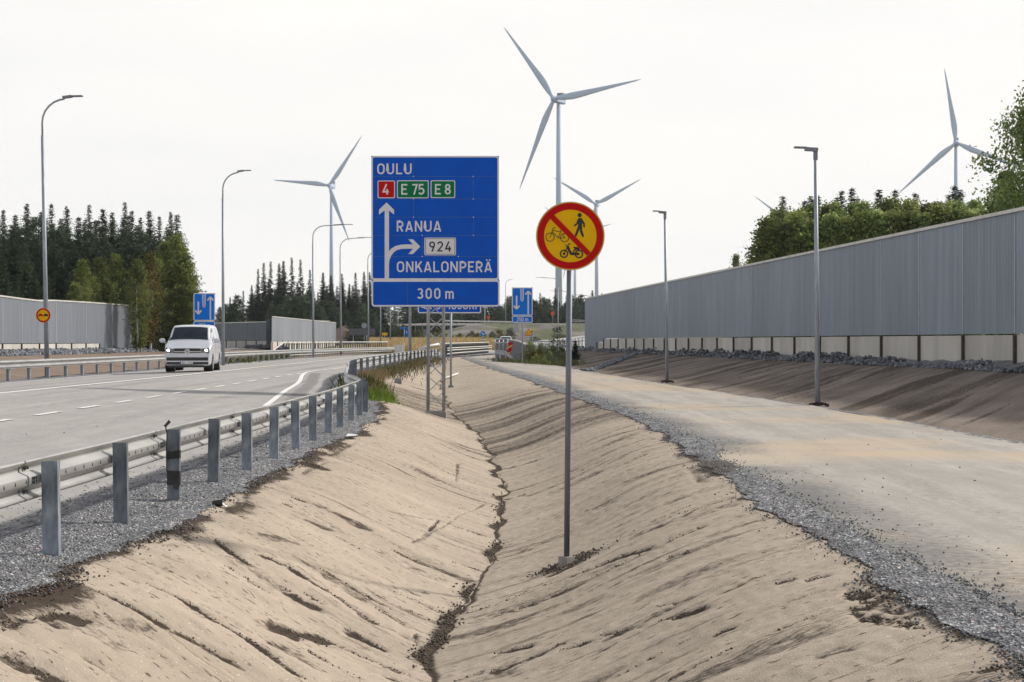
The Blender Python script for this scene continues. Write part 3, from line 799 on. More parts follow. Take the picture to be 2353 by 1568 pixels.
for zx, a, b in ((460, 60, 253), (1028, 253, 467), (461, 467, 640), (1031, 640, 813), (543, 813, 1013), (887, 1013, 1236)):
    mb.ribbon([S2(zx, a), S2(zx, b)], .009, frS, .0018)
    for q in (a, b):
        if q not in (60,): mb.flat([(S2(zx, q)[0] + .016 * math.cos(k), S2(zx, q)[1] + .016 * math.sin(k)) for k in range(6)], frS, .008, 1)
mb.build('panel_seam', [SEAM, WHITE], board)
mb = MB(); mb.ribbon([S2(400, 1240), S2(402, 1490)], .009, frS, .0018); mb.build('panel_seam', [SEAM], plate)
mast_h = dz0 + z1 - .25
hw = .215
MASTM = pmat('mast_tube', (.40, .42, .45), (.24, .255, .28), 6, .45, .4, .05, (3, 3, .4), 6)
for sx in (-1, 1):
    for sy in (0, .43):
        m = MB(); m.tube([(sx * hw * 1.08, .12 + sy, .08), (sx * hw, .12 + sy, mast_h)], .038, 12); m.build('mast_tube', [MASTM], sign, True)
m = MB(); zz = .25; k = 0
while zz < mast_h - .5:
    for (ya, yb) in ((.12, .12), (.55, .55)):
        s = 1 if (k % 2) else -1
        m.bar((-hw * s, ya, zz), (hw * s, yb, zz + .42), .018, .018); m.bar((hw * s, ya, zz + .06), (-hw * s, yb, zz + .42), .014, .014)
    for xx in (-hw, hw): m.bar((xx, .12, zz), (xx, .55, zz + .42), .014, .014)
    zz += .44; k += 1
m.bar((-hw * 1.1, .12, .11), (hw * 1.1, .12, .11), .05, .05)
m.build('lattice', [MASTM], sign)
m = MB(); m.box((0, .33, -.14), (.62, .72, .46)); m.box((0, .33, .1), (.58, .66, .03), 1)
m.build('foundation', [CONCD, CONCD], sign)
m = MB()
for zz in (z0 + .3, (z0 + z1) / 2, z1 - .3, z0 - .25): m.box((0, .05, dz0 + zz), (3.4, .06, .07))
m.build('back_rail', [GALV], sign)
# ------------------------------------------------------------------ round prohibition sign
b0 = at(1302, 1296); b0.z = H(b0.x, b0.y)
DR = b0.y
ur = DR / F / (4.611 * 1.7408)
disc_z = CAMZ - (543.5 - CV) / F * DR - b0.z
rs = thing('prohibition_sign', 'round yellow sign barring pedestrians, bicycles and mopeds, on a grey pole in the ditch', 'road sign', b0)
frR = ((((1310 - 1302) / F * DR), -.055, disc_z), (1, 0, 0), (0, 0, 1), (0, -1, 0))
def C7(x, y): return ((x - 832) * ur, (760 - y) * ur)
def cpoly(pts): return [C7(*p) for p in pts]
def circ(r, n=64, c=(832, 760)): return [C7(c[0] + r * math.cos(2 * math.pi * i / n), c[1] + r * math.sin(2 * math.pi * i / n)) for i in range(n)][::-1]
m = MB(); m.prism(circ(632), frR, -.018, 0, 0); disc = m.build('disc', [GALV], rs)
m = MB(); m.flat(circ(622), frR, .0012, 0); m.flat(circ(607), frR, .0024, 1); m.flat(circ(482), frR, .0036, 0); m.build('sign_face', [YELS, REDS], disc)
m = MB()
m.flat(circ(40, 20, (1003, 378)), frR, .005)
m.flat(cpoly([(968, 452), (982, 434), (1005, 428), (1030, 430), (1048, 445), (1099, 528), (1101, 596), (1086, 608), (1071, 598), (1069, 547), (1050, 520), (1050, 655), (1085, 758), (1080, 778), (1060, 782), (1046, 770), (1008, 682), (1005, 630), (950, 762), (932, 775), (912, 765), (913, 745), (967, 600), (974, 575), (975, 530), (960, 552), (915, 584), (895, 575), (895, 558), (940, 528)][::-1]), frR, .005)
m.build('pedestrian_symbol', [BLACKS], disc)
def crib(mm, pts, w_, d=.005, cl=False): mm.ribbon(cpoly(pts), w_ * ur, frR, d, 0, cl)
m = MB()
for c in ((460, 782), (727, 792)): crib(m, [(c[0] + 76 * math.cos(i * .2618), c[1] + 76 * math.sin(i * .2618)) for i in range(24)], 15, .0044, True)
for i, pts in enumerate(([(460, 785), (512, 640), (527, 612), (562, 610)], [(503, 656), (655, 686)], [(500, 682), (610, 795), (730, 796), (680, 720)], [(666, 655), (611, 795)], [(690, 735), (727, 795)])): crib(m, pts, (16, 14, 14, 14, 12)[i], .005 + .0003 * i)
m.build('bicycle_symbol', [BLACKS], disc)
m = MB()
for c in ((717, 1087), (990, 1093)): crib(m, [(c[0] + 66 * math.cos(i * .2618), c[1] + 66 * math.sin(i * .2618)) for i in range(24)], 27, .0044, True)
m.flat(circ(26, 16, (717, 1087)), frR, .0046)
crib(m, [(717, 1087), (760, 1000), (798, 908), (838, 908)], 20, .005)
crib(m, [(782, 950), (812, 1030), (850, 1088), (1000, 1090)], 48, .0053)
m.flat(cpoly([(885, 962), (972, 962), (1000, 992), (1010, 1012), (940, 1018), (905, 1045), (890, 1075), (868, 1070), (888, 1025), (915, 1003), (886, 975)][::-1]), frR, .0056)
m.flat(cpoly([(743, 912), (758, 920), (765, 935), (758, 950), (744, 957)][::-1]), frR, .005)
m.build('moped_symbol', [BLACKS], disc)
m = MB(); m.flat(cpoly([(520, 358), (1208, 1060), (1140, 1125), (450, 432)][::-1]), frR, .0085); m.build('red_bar', [REDS], disc)
m = MB(); m.tube([(0, 0, .02), ((1310 - 1302) / F * DR, 0, disc_z + .25)], .0285, 16); m.build('pole', [POLED], rs, True)
m = MB(); m.tube([(0, 0, -.3), (0, 0, .075)], .082, 4); m.build('concrete_foot', [CONCD], rs)
# ------------------------------------------------------------------ guardrails
WB = [(.036, .31), (.030, .30), (.024, .292), (.075, .262), (.082, .245), (.080, .222), (.012, .192), (.006, .180), (.006, .130), (.012, .118), (.080, .088), (.082, .065), (.075, .048), (.024, .018), (.030, .010), (.036, .0)]
def smooth_path(pts, step=.5):
    # Catmull-Rom through ground points -> evenly spaced points with side vectors
    pts = [Vector(p) for p in pts]; out = []
    for i in range(len(pts) - 1):
        p0, p1, p2, p3 = pts[max(i - 1, 0)], pts[i], pts[i + 1], pts[min(i + 2, len(pts) - 1)]
        n = max(1, int((p2 - p1).length / step))
        for k in range(n):
            t = k / n
            out.append(.5 * ((2 * p1) + (p2 - p0) * t + (2 * p0 - 5 * p1 + 4 * p2 - p3) * t * t + (3 * p1 - p0 - 3 * p2 + p3) * t ** 3))
    out.append(pts[-1])
    return out
def with_sides(pts, sgn_=1):
    o = []
    for i, p in enumerate(pts):
        t = pts[min(i + 1, len(pts) - 1)] - pts[max(i - 1, 0)]; t.z = 0; t.normalize()
        o.append((p, Vector((-t.y * sgn_, t.x * sgn_, 0))))
    return o
def lengths(pts):
    L = [0]
    for a, b in zip(pts[:-1], pts[1:]): L.append(L[-1] + (b - a).length)
    return L
def along(pts, L, s):
    i = max(0, min(len(pts) - 2, int(np.searchsorted(L, s)) - 1))
    t = (s - L[i]) / max(1e-6, L[i + 1] - L[i])
    d = pts[i + 1] - pts[i]
    return pts[i] + d * t, d.normalized()
def beam_mesh(name, path, parent, mat, base=.44, off=.0, sgn_=1, splice=4.0, slots=True, s0=0.0, two_sided=True):
    m = MB(); ws = with_sides(path, sgn_)
    pr = [(o + off, z + base) for o, z in WB]
    full = pr + [(o + .004, z) for o, z in pr[::-1]]
    m.sweep(ws, full, 0, True)
    L = lengths(path)
    if slots:
        s = s0 + .35
        while s < min(L[-1], 50):
            p, t = along(path, L, s); sd = Vector((-t.y * sgn_, t.x * sgn_, 0))
            c = p + sd * (off + .004) + Vector((0, 0, base + .155)); m.bar(c - Vector((0, 0, .015)), c + Vector((0, 0, .015)), .008, .008, 1, (t.x, t.y, 0))
            s += .24
    b = m.build(name, [mat, POLED], parent, True, True)
    if splice:
        s = s0
        while s < min(L[-1], 130):
            m = MB(); p, t = along(path, L, s); sd = Vector((-t.y * sgn_, t.x * sgn_, 0))
            q = [(p - t * .012, sd), (p + t * .012, sd)]
            m.sweep(q, [(o + off - .004, z + base) for o, z in WB])
            for zz in (.245, .17, .14, .065):
                for k in (1, 2): 
                    oo = (.078 if zz in (.245, .065) else .006) + off - .012
                    c = p + t * (.05 + .05 * k) + sd * oo + Vector((0, 0, base + zz)); m.box(c, (.022, .022, .022))
            s += splice
            m.build('splice', [RAILD], b, False, True)
    return b
def c_post(h=.74, w=.125, d=.07):
    m = MB()
    prof = [(-w / 2, d), (-w / 2, 0), (w / 2, 0), (w / 2, d), (w / 2 - .02, d), (w / 2 - .02, d - .007), (w / 2 - .007, d - .007), (w / 2 - .007, .007), (-w / 2 + .007, .007), (-w / 2 + .007, d)]
    m.prism(prof, ((0, 0, 0), (1, 0, 0), (0, 1, 0), (0, 0, 1)), -.5, h)
    return m
POSTS = [(116, 1278), (277, 1207), (398, 1153), (489, 1112), (567, 1081), (629, 1056), (679, 1033), (719, 1014), (754, 997), (781, 983), (806, 968), (826, 956), (839, 948)]
pp = [at(u, v) for u, v in POSTS]
flare = [(-3.7, 38.6), (-4.25, 41.5), (-4.75, 46), (-5.2, 51), (-5.75, 56), (-6.15, 61), (-6.35, 66), (-6.5, 72), (-6.6, 80), (-6.75, 90), (-6.85, 100), (-6.85, 110), (-6.8, 120), (-6.7, 130), (-6.45, 141)]
pre = [Vector((-3.62, y, 0)) for y in (5.2, 7.2, 9.2)]
path0 = pre + [Vector((p.x, p.y, 0)) for p in pp] + [Vector((x, y, 0)) for x, y in flare]
gp = smooth_path(path0, .4)
for p in gp: p.z = H(p.x, p.y)
zz = np.convolve(np.pad([p.z for p in gp], 10, mode='edge'), np.ones(21) / 21, 'valid')
for p, z in zip(gp, zz): p.z = max(float(z), -.03)
base = gp[0].copy(); base.z = 0
rail = thing('guardrail', 'galvanised guardrail with grey posts towards us, along the gravel shoulder by the ditch', 'guardrail', base, 0, 'guardrails along the road')
bp = [p + s * .07 for p, s in with_sides(gp)]
L = lengths(gp)
iy = int(np.argmin([abs(p.y - pp[0].y) for p in gp]))
s0 = (L[iy] - .25) % 4.0
beam_mesh('rail_beam', bp, rail, GALVL, .44, .012, 1, 4.0, True, s0)
post_me = None
def add_post(parent, pos, ang, sc=1.0, tilt=0.0, mat=None, hh=.74, name='post'):
    global post_me
    key = (name, round(hh, 2), (mat or GALVP).name)
    if key not in PM:
        o = c_post(hh).build(name, [mat or GALVP], parent); PM[key] = o.data
    else:
        o = bpy.data.objects.new(name, PM[key]); COL.objects.link(o); o.parent = parent
    o.location = Vector(pos) - root_of(parent).location
    o.rotation_euler = (random.uniform(-.015, .015), tilt, ang)
    return o
PM = {}
LI = []
ipost = 0
for p in pre[1:] + pp:
    i = int(np.argmin([(p.x - q.x) ** 2 + (p.y - q.y) ** 2 for q in gp])); t = gp[min(i + 1, len(gp) - 1)] - gp[max(i - 1, 0)]
    o = add_post(rail, (p.x, p.y, H(p.x, p.y) + random.uniform(-.01, .01)), math.atan2(t.y, t.x) - R(90) if p.y > 36 else random.uniform(-.05, .05), 1, random.uniform(-.02, .02))
    if p is pp[2]: taped = o
s = L[int(np.argmin([abs(p.y - pp[-1].y) for p in gp]))] + 1.7; k = 0
while s < L[-1] - .3:
    p, t = along(gp, L, s)
    a = math.atan2(t.y, t.x) - R(90)
    add_post(rail, p, a, 1, 0, GALVP if p.y < 104 else RAILD)
    s += 2.0 if p.y < 62 else 4.0
for za, zb, sk in ((.43, .51, .015), (.17, .32, -.01)):
    m = MB()
    q = [(-.066, -.004), (.066, -.004), (.066, .074), (-.066, .074)]
    m.add([(x, y, za + sk * (x > 0)) for x, y in q] + [(x, y, zb + sk * (x > 0)) for x, y in q], [(0, 1, 5, 4), (1, 2, 6, 5), (2, 3, 7, 6), (3, 0, 4, 7), (3, 2, 1, 0), (4, 5, 6, 7)])
    if za < .3: m.add([(-.01, -.0045, .19), (.06, -.0045, .17), (.05, -.012, .12), (-.0, -.012, .135)], [(0, 1, 2, 3)])
    m.build('black_tape', [TAPE], taped)
m = MB(); m.ribbon([(-.07, .30), (-.075, .52), (-.07, .70), (-.085, .76), (-.075, .79)], .014, ((0, 0, 0), (1, 0, 0), (0, 0, 1), (0, -1, 0)), -.03)
m.add([(-.10, -.02, .775), (-.07, -.03, .765), (-.02, -.03, .815), (-.045, -.02, .84)], [(0, 1, 2, 3)])
m.build('tape_end', [TAPE], taped)
# road-side rail on the far side
lp = smooth_path([(-18.0, 36, 0), (-18.0, 60, 0), (-18.0, 90, 0), (-18.0, 118, 0), (-17.7, 128, 0), (-17.0, 142, 0), (-16.1, 157, 0), (-14.4, 172, 0), (-13.2, 182, 0)], 1.0)
for p in lp: p.z = .2
lb = lp[0].copy()
lrail = thing('guardrail', 'long white guardrail behind the van on the far side of the road', 'guardrail', lb, 0, 'guardrails along the road')
beam_mesh('rail_beam', [p + Vector((.10, 0, 0)) for p in lp], lrail, GALVL, .44, 0, -1, 4.3, False, 1.5)
Ll = lengths(lp); s = .8
while s < Ll[-1]:
    p, t = along(lp, Ll, s)
    if p.y < 126: add_post(lrail, p, R(180), 1, 0, GALV, .72)
    s += 2.4
# ------------------------------------------------------------------ bridge railings
def railing(name, label, pts, h, nbal, zb, parent_mat, top_mat, beams=(), side=1, slope0=None, bw=.05):
    path = smooth_path(pts, 1.0)
    t0 = thing(name, label, 'railing', path[0], 0, 'bridge railings')
    Lr = lengths(path)
    m = MB(); m.tube([p + Vector((0, 0, h)) for p in path], .055, 6); 
    if slope0: m.tube([path[0] + Vector((0, 0, h)), slope0], .055, 6)
    m.build('handrail', [top_mat], t0, True, True)
    for zz in (h - .14, .22):
        m = MB(); m.tube([p + Vector((0, 0, zz)) for p in path], .03, 6); m.build('rail_bar', [parent_mat], t0, True, True)
    bm_ = MB(); bm_.box((0, 0, (h - .06) / 2), (bw, bw, h - .06)); me = None
    for i in range(nbal):
        p, t = along(path, Lr, Lr[-1] * (i + .3) / nbal)
        if me is None: o = bm_.build('baluster', [parent_mat], t0); me = o.data
        else: o = bpy.data.objects.new('baluster', me); COL.objects.link(o); o.parent = t0
        o.location = p - t0.location
    for zz, th, off in beams:
        m = MB(); ws = with_sides(path, side); m.sweep(ws, [(off, zz), (off + .05, zz + th * .25), (off + .05, zz + th * .75), (off, zz + th), (off + .01, zz + th * .5)], 0, True)
        m.build('guard_beam', [CAP], t0, True, True)
    return t0
railing('bridge_railing', 'bridge railing with dark balusters beyond the van, on the far side of the road',
        [(-18.7, 128, .28), (-18.0, 142, .28), (-17.0, 157, .3), (-15.6, 170, .3), (-14.3, 180, .3)], 1.22, 46, 0, RAILD, CAP, ((.12, .11, .5),), -1, Vector((-18.9, 123, .75)), .085)
rp = [at(1016, 823), at(1052, 818), at(1090, 814), at(1127, 810.5)]
rp = [Vector((-6.2, 141, .12)), Vector((-5.4, 154, .14)), Vector((-4.3, 167, .16)), Vector((-2.75, 184, .2))]
railing('bridge_railing', 'bridge railing with close-set dark balusters where the side path bends away',
        rp, 1.28, 90, 0, RAILD, CAP, ((.30, .11, .35), (.60, .11, .35), (.80, .11, .35)), -1, None)
m = MB(); e = [P(962, 803, 139), P(985, 796.5, 139.5), P(1003, 793, 140), P(1012, 791, 141)]
t0 = thing('rail_end', 'white rail curving down to its end left of the lattice mast, before the bridge', 'rail end', (e[0].x, e[0].y, H(e[0].x, e[0].y)))
m.tube(e, .16, 8); m.build('rail_beam', [CAP], t0, True, True)
m = MB(); m.bar((e[3].x, 141, .1), (e[3].x + .25, 141, 1.55), .3, .12); m.bar((e[1].x, 139.5, .0), (e[1].x, 139.5, e[1].z), .1, .1); m.build('post', [CAP], t0, False, True)
# short barrier with tubular frame beside the path, and its lowered end
pb = [P(1137, 805, 116), P(1163, 808, 113), P(1188, 836, 108.5)]
g0 = Vector((pb[0].x, pb[0].y, H(pb[0].x, pb[0].y)))
sb = thing('short_guardrail', 'short guardrail with a tubular frame and a sloped end beside the path', 'guardrail', g0)
m = MB()
q = [p.copy() for p in pb]; q[2].z = H(q[2].x, q[2].y) + .1
path = [q[0], q[0].lerp(q[1], .5), q[1]] + [q[1].lerp(q[2], k / 4) for k in (1, 2, 3, 4)]
ws = [(p, Vector((0, -1, 0))) for p in path]
m.sweep(ws, [(o, z - .28) for o, z in WB] + [(o - .01, z - .28) for o, z in WB[::-1]], 0, True); m.build('rail_beam', [GALV], sb, True, True)
for k in (0.05, .45, .95):
    p = q[0].lerp(q[1], k); m = MB(); m.bar((p.x, p.y + .1, H(p.x, p.y) - .2), (p.x, p.y + .1, p.z + .05), .2, .1); m.build('post', [GALV], sb, False, True)
m = MB(); zt = P(0, 779.5, 114).z; zm = P(0, 788, 114).z
for zz in (zt, zm): m.tube([(q[0].x, 115.6, zz), (q[1].x + .1, 113, zz)], .05, 8)
for k in (0, .33, .66, 1): p = q[0].lerp(q[1], k); m.tube([(p.x + .1 * k, p.y + .1, q[0].z), (p.x + .1 * k, p.y + .1, zt)], .045, 8)
m.build('tube_frame', [GALV], sb, True, True)
# dark parapet of the underpass with a pale top edge
pw = [P(1137, 781, 135), P(1165, 781.5, 128), P(1190, 785, 121), P(1209, 794, 116)]
par = thing('parapet', 'dark grey curved parapet beside the side path, with a thin pale top edge', 'parapet', (pw[0].x, pw[0].y, 0))
pts = smooth_path([(p.x, p.y, p.z) for p in pw], .8)
m = MB()
for p, s in with_sides(pts): pass
bb = len(m.v)
for p, s in with_sides(pts):
    for o in (0, .16):
        for z in (-.5, p.z): m.v.append((p.x + s.x * o, p.y + s.y * o, z))
for i in range(len(pts) - 1):
    a, b = i * 4, i * 4 + 4
    for f in ((a, b, b + 1, a + 1), (a + 2, a + 3, b + 3, b + 2), (a + 1, b + 1, b + 3, a + 3)): m.f.append(list(f)); m.m.append(0)
m.f.append([0, 1, 3, 2]); m.m.append(0); e = 4 * (len(pts) - 1); m.f.append([e, e + 2, e + 3, e + 1]); m.m.append(0)
m.build('wall', [pmat('dark_parapet', (.105, .12, .14), (.075, .085, .10), .9, .6, .1, 0, (4, 4, .4))], par, False, True)
m = MB(); m.tube([(p.x, p.y, p.z + .03) for p in pts], .06, 6); m.build('top_edge', [CAP], par, True, True)
# ------------------------------------------------------------------ noise walls
def noise_wall(name, label, A, B, npan, zb, zt, zc, mat=CLAD, capm=CAP, ribs=36, zbf=None, ztf=None, zcf=None, side=1, joint=POSTB):
    A = Vector((*A, 0)); B = Vector((*B, 0))
    t0 = thing(name, label, 'noise wall', A, 0, 'noise walls')
    d = (B - A) / npan; t = d.normalized(); nrm = Vector((-t.y, t.x, 0)) * side
    LIGHTJ = pmat(name + '_joint_trim', (.36, .39, .42), None, 3, .5, .2) if 'trim' not in globals_ else globals_['trim']
    globals_['trim'] = LIGHTJ
    for i in range(npan):
        a = A + d * i; b = A + d * (i + 1)
        b0_, t0_, c0_ = (zbf(i) if zbf else zb), (ztf(i) if ztf else zt), (zcf(i) if zcf else zc)
        t1_ = ztf(i + 1) if ztf else zt
        m = MB(); pts = []
        n = ribs
        for k in range(n):
            for f, o in ((0, 0), (.42, 0), (.55, .028), (.87, .028)):
                s = (k + f) / n
                pts.append((a + d * s + nrm * o, t0_ + (t1_ - t0_) * s))
        pts.append((b, t1_))
        V = [(p.x, p.y, b0_) for p, z in pts] + [(p.x, p.y, z) for p, z in pts]; Nn = len(pts)
        m.add(V, [(k, k + 1, k + 1 + Nn, k + Nn) for k in range(Nn - 1)])
        back = nrm * -.16
        m.add([(a + back)[:2] + (b0_,) if False else ((a + back).x, (a + back).y, b0_), ((b + back).x, (b + back).y, b0_), ((b + back).x, (b + back).y, t1_), ((a + back).x, (a + back).y, t0_)], [(3, 2, 1, 0)])
        m.build('cladding_panel', [mat], t0, False, True)
        m = MB(); cc = (a + b) / 2 - nrm * .07
        ln = d.length; ang = math.atan2(t.y, t.x)
        m.box((cc.x, cc.y, (c0_ - .5 + b0_) / 2 - .02), (ln - .08, .12, b0_ - c0_ + .5 - .04), 0, None, ang); m.build('plinth_panel', [CONC], t0, False, True)
        m = MB(); m.box((b.x + nrm.x * .015, b.y + nrm.y * .015, (b0_ + c0_ - .5) / 2 - .02), (.09, .13, b0_ - c0_ + .46), 0, None, ang)
        if joint: m.build('post', [joint], t0, False, True)
        m = MB(); q = b + nrm * .034
        m.box((q.x, q.y, (b0_ + t1_) / 2 - .02), (.075, .02, t1_ - b0_ - .06), 0, None, ang); m.build('joint_trim', [LIGHTJ], t0, False, True)
    m = MB(); c_ = []
    for i in range(npan + 1):
        p = A + d * i; z = ztf(i) if ztf else zt
        c_.append((Vector((p.x, p.y, z)), nrm))
    m.sweep(c_, [(-.2, 0), (.075, 0), (.075, .10), (-.2, .12)], 0, True)
    m.add([], [])
    m.build('capping', [capm], t0, False, True)
    return t0
globals_ = {}
def wx(d): return 17.9 - .0806 * d
noise_wall('noise_wall', 'long grey corrugated noise wall on a concrete plinth, right of the side path', (wx(28.5), 28.5), (wx(140.5), 140.5), 28, 1.84, 5.29, .9, side=1,
           zbf=lambda i: 1.84 if i < 25 else (1.55 if i == 25 else .93), zcf=lambda i: .85 if i < 25 else .1, ztf=lambda i: 5.29 + .012 * max(0, i - 4) * .3)
def lz(i): return [4.55, 4.54, 4.53, 4.5, 4.44, 4.4, 4.52, 4.56, 4.6, 4.62, 4.64, 4.66, 4.68, 4.7][min(i, 13)]
noise_wall('noise_wall', 'pale grey noise wall at the left edge, in front of the dark forest', (-33.2, 90), (-33.2, 138), 12, 1.47, 4.5, .8, side=-1, ribs=20, ztf=lz, mat=CLADL,
           zbf=lambda i: 1.47 if i < 9 else (.6 if i == 9 else .15), zcf=lambda i: .8 if i < 9 else -.1)
noise_wall('noise_wall', 'light grey noise wall above the bridge railing, straight along the road', (-29.6, 193), (-28.9, 257), 15, 1.62, 4.55, .75, side=-1, ribs=10, ztf=lambda i: 4.6 + .0 * i, joint=POSTB, mat=CLADL)
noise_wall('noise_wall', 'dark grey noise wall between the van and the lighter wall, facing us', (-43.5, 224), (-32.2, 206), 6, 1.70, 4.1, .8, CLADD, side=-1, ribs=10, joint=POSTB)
noise_wall('noise_wall', 'dark far noise wall just peeking over the lighter wall on the left', (-36, 262), (-30.5, 262), 2, 1.7, 4.95, .6, CLADD, side=-1, ribs=8)
m = MB(); m.box((-31.6, 204, 2.4), (.7, .7, 4.1)); wp = m.build('wall_pier', [pmat('pier', (.10, .12, .145), None, 2, .6)]); tag(wp, 'dark pier at the corner where the dark and light noise walls meet', 'pier')
# ------------------------------------------------------------------ van
SILVER = pmat('silver_paint', (.56, .575, .63), (.54, .555, .61), 2, .36, .25, 0, None, 2, coat=.5)
GLASS = pmat('dark_glass', (.010, .015, .024), (.02, .028, .04), 1.5, .12, 0, 0, None, 2, spec=.16)
RUBBER = pmat('tyre_rubber', (.018, .018, .018), None, 9, .85)
RIMM = pmat('alloy', (.45, .46, .48), None, 5, .35, .7)
CHROME = pmat('chrome', (.75, .77, .80), None, 5, .18, .9)
LAMPG = pmat('lamp_glass', (.22, .23, .26), (.08, .08, .09), 9, .15, .2)
LIT = emat('lit_headlamp', (1, .98, .95), 6)
PLATEM = pmat('plate_white', (.75, .75, .74), None, 4, .5)
vpos = Vector(((430.5 - CU) / F * 64.2, 64.2, 0)); vpos.z = H(vpos.x, vpos.y + 1)
van = thing('van', 'silver panel van with lit headlights driving towards us on the far lane', 'van', vpos, R(5.5))
VS = [(0, .78, .70, .985), (.04, .86, .76, .995), (.12, .915, .80, 1.02), (.35, .945, .82, 1.13), (.75, .955, .80, 1.31), (1.48, .955, .76, 1.84), (1.7, .955, .76, 1.91), (2.2, .955, .77, 1.955), (3.4, .955, .77, 1.965), (4.5, .95, .76, 1.93), (4.75, .935, .74, 1.86), (4.86, .90, .70, 1.66), (4.9, .86, .66, 1.3)]
def vprof(y):
    ys = [a[0] for a in VS]
    hw, hr, zt = [float(np.interp(y, ys, [a[k] for a in VS])) for k in (1, 2, 3)]
    zs = .27 + (.04 if .5 < y < 4.4 else 0)
    zb = min(1.16, zt - .035)
    L = lambda a, b, t: a + (b - a) * t
    return [(0, zs), (hw * .93, zs), (hw * .985, zs + .07), (hw, .60), (hw * .995, zb - .1), (L(hw, hr, .06), zb), (L(hw, hr, .5), L(zb, zt, .55)), (L(hw, hr, .88), L(zb, zt, .86)), (L(hw, hr, 1.0) - .04, zt - .012), (hr * .55, zt + .012), (0, zt + .02)]
m = MB(); ys = [0, .02, .04, .08, .12, .22, .35, .55, .75, .95, 1.2, 1.48, 1.58, 1.7, 1.95, 2.2, 2.8, 3.4, 4, 4.5, 4.65, 4.75, 4.82, 4.86, 4.9]
rings = []
for y in ys:
    h_ = vprof(y); full = [(x, z) for x, z in h_] + [(-x, z) for x, z in h_[-2:0:-1]]
    rings.append([(x, y, z) for x, z in full])
n = len(rings[0])
for r_ in rings: m.v += r_
for i in range(len(rings) - 1):
    for k in range(n): m.f.append([i * n + k, i * n + (k + 1) % n, (i + 1) * n + (k + 1) % n, (i + 1) * n + k]); m.m.append(0)
m.f.append(list(range(n))[::-1]); m.m.append(0); m.f.append([(len(rings) - 1) * n + k for k in range(n)]); m.m.append(0)
body = m.build('body', [SILVER], van, True)
def yf(x): x = abs(x); return float(np.interp(x, [0, .5, .70, .78, .86, .915, .945], [-.035, -.02, -.0, .012, .045, .125, .35]))
def fpatch(mm, x0, x1, z0, z1, off, mi=0, n=14, zf=None):
    b = len(mm.v)
    for i in range(n + 1):
        x = x0 + (x1 - x0) * i / n
        za, zb_ = (zf(x) if zf else (z0, z1))
        for z in (za, zb_): mm.v.append((x, yf(x) - off, z))
    for i in range(n): mm.f.append([b + 2 * i, b + 2 * i + 2, b + 2 * i + 3, b + 2 * i + 1]); mm.m.append(mi)
    return mm
m = MB(); fpatch(m, -.55, .55, .785, .975, .02); m.build('grille', [DARK], van)
m = MB(); fpatch(m, -.55, .55, .845, .862, .027); fpatch(m, -.55, .55, .788, .797, .027); m.build('chrome_strip', [CHROME], van)
m = MB(); fpatch(m, -.86, .86, .60, .775, .018, 0, 24); m.build('bumper', [SILVER], van, True)
m = MB(); fpatch(m, -.84, .84, .475, .615, .022, 0, 24); m.build('lower_intake', [DARK], van)
m = MB(); fpatch(m, -.90, .90, .425, .478, .045, 0, 24); m.build('bumper_lip', [SILVER], van)
m = MB(); fpatch(m, -.84, .84, .33, .425, .024, 0, 24); m.build('lower_trim', [DARK], van)
m = MB(); fpatch(m, -.80, .80, .20, .28, .0, 0, 24); m.build('undertray', [DARK], van)
for s in (-1, 1):
    m = MB(); fpatch(m, s * .53 if s > 0 else -.89, .89 if s > 0 else -.53, 0, 0, .024, 0, 8, lambda x: (.78 + .03 * (abs(x) - .53), .955 + .17 * (abs(x) - .53))); hl = m.build('headlight', [LAMPG], van)
    m = MB(); fpatch(m, s * .54 if s > 0 else -.885, .885 if s > 0 else -.54, 0, 0, .03, 0, 8, lambda x: (.772, .79)); m.build('running_light', [CHROME], hl)
    m = MB(); c = (s * .765, yf(.765) - .035, .90); m.v += [(c[0] + .06 * math.cos(k * .5236), c[1], c[2] + .055 * math.sin(k * .5236)) for k in range(12)]; m.f.append(list(range(12))); m.m.append(0); m.build('lamp', [LIT], hl)
frV = ((0, -.078, .86), (1, 0, 0), (0, 0, 1), (0, -1, 0))
m = MB(); m.ribbon([(.095 * math.cos(k * .3142), .095 * math.sin(k * .3142)) for k in range(20)], .016, frV, .002, 0, True)
m.ribbon([(-.045, .075), (0, .005), (.045, .075)], .016, frV, .003); m.ribbon([(-.075, .04), (-.036, -.07), (0, -.0), (.036, -.07), (.075, .04)], .016, frV, .004)
m.flat([(.09 * math.cos(k * .3142), .09 * math.sin(k * .3142)) for k in range(20)], frV, 0, 1); m.build('emblem', [CHROME, DARK], van)
frP = ((-.03, -.085, .345), (1, 0, 0), (0, 0, 1), (0, -1, 0))
m = MB(); m.flat([(-.26, 0), (.26, 0), (.26, .115), (-.26, .115)], frP, 0, 0); m.flat([(-.255, .005), (-.215, .005), (-.215, .11), (-.255, .11)], frP, .002, 2)
text(m, "CKJ-755", -.18, .22, .025, .068, frP, .003, 1); m.build('number_plate', [PLATEM, BLACKS, BLUE], van)
m = MB(); b = 0; cols_ = 13; yy = np.linspace(.80, 1.50, 8)
for y in yy:
    h_ = vprof(y); half = [h_[6], h_[7], h_[8], h_[9], h_[10]]; pl = half + [(-x, z) for x, z in half[-2::-1]]
    xs = [p[0] for p in pl]
    for i in range(cols_):
        x = (-1 + 2 * i / (cols_ - 1)) * (h_[7][0] + .03) ; z = float(np.interp(abs(x), [0, h_[9][0], h_[8][0], h_[7][0], h_[6][0]], [h_[10][1], h_[9][1], h_[8][1], h_[7][1], h_[6][1]]))
        m.v.append((x, y - .012, z + .012))
for j in range(len(yy) - 1):
    for i in range(cols_ - 1): a = j * cols_ + i; m.f.append([a, a + 1, a + cols_ + 1, a + cols_]); m.m.append(0)
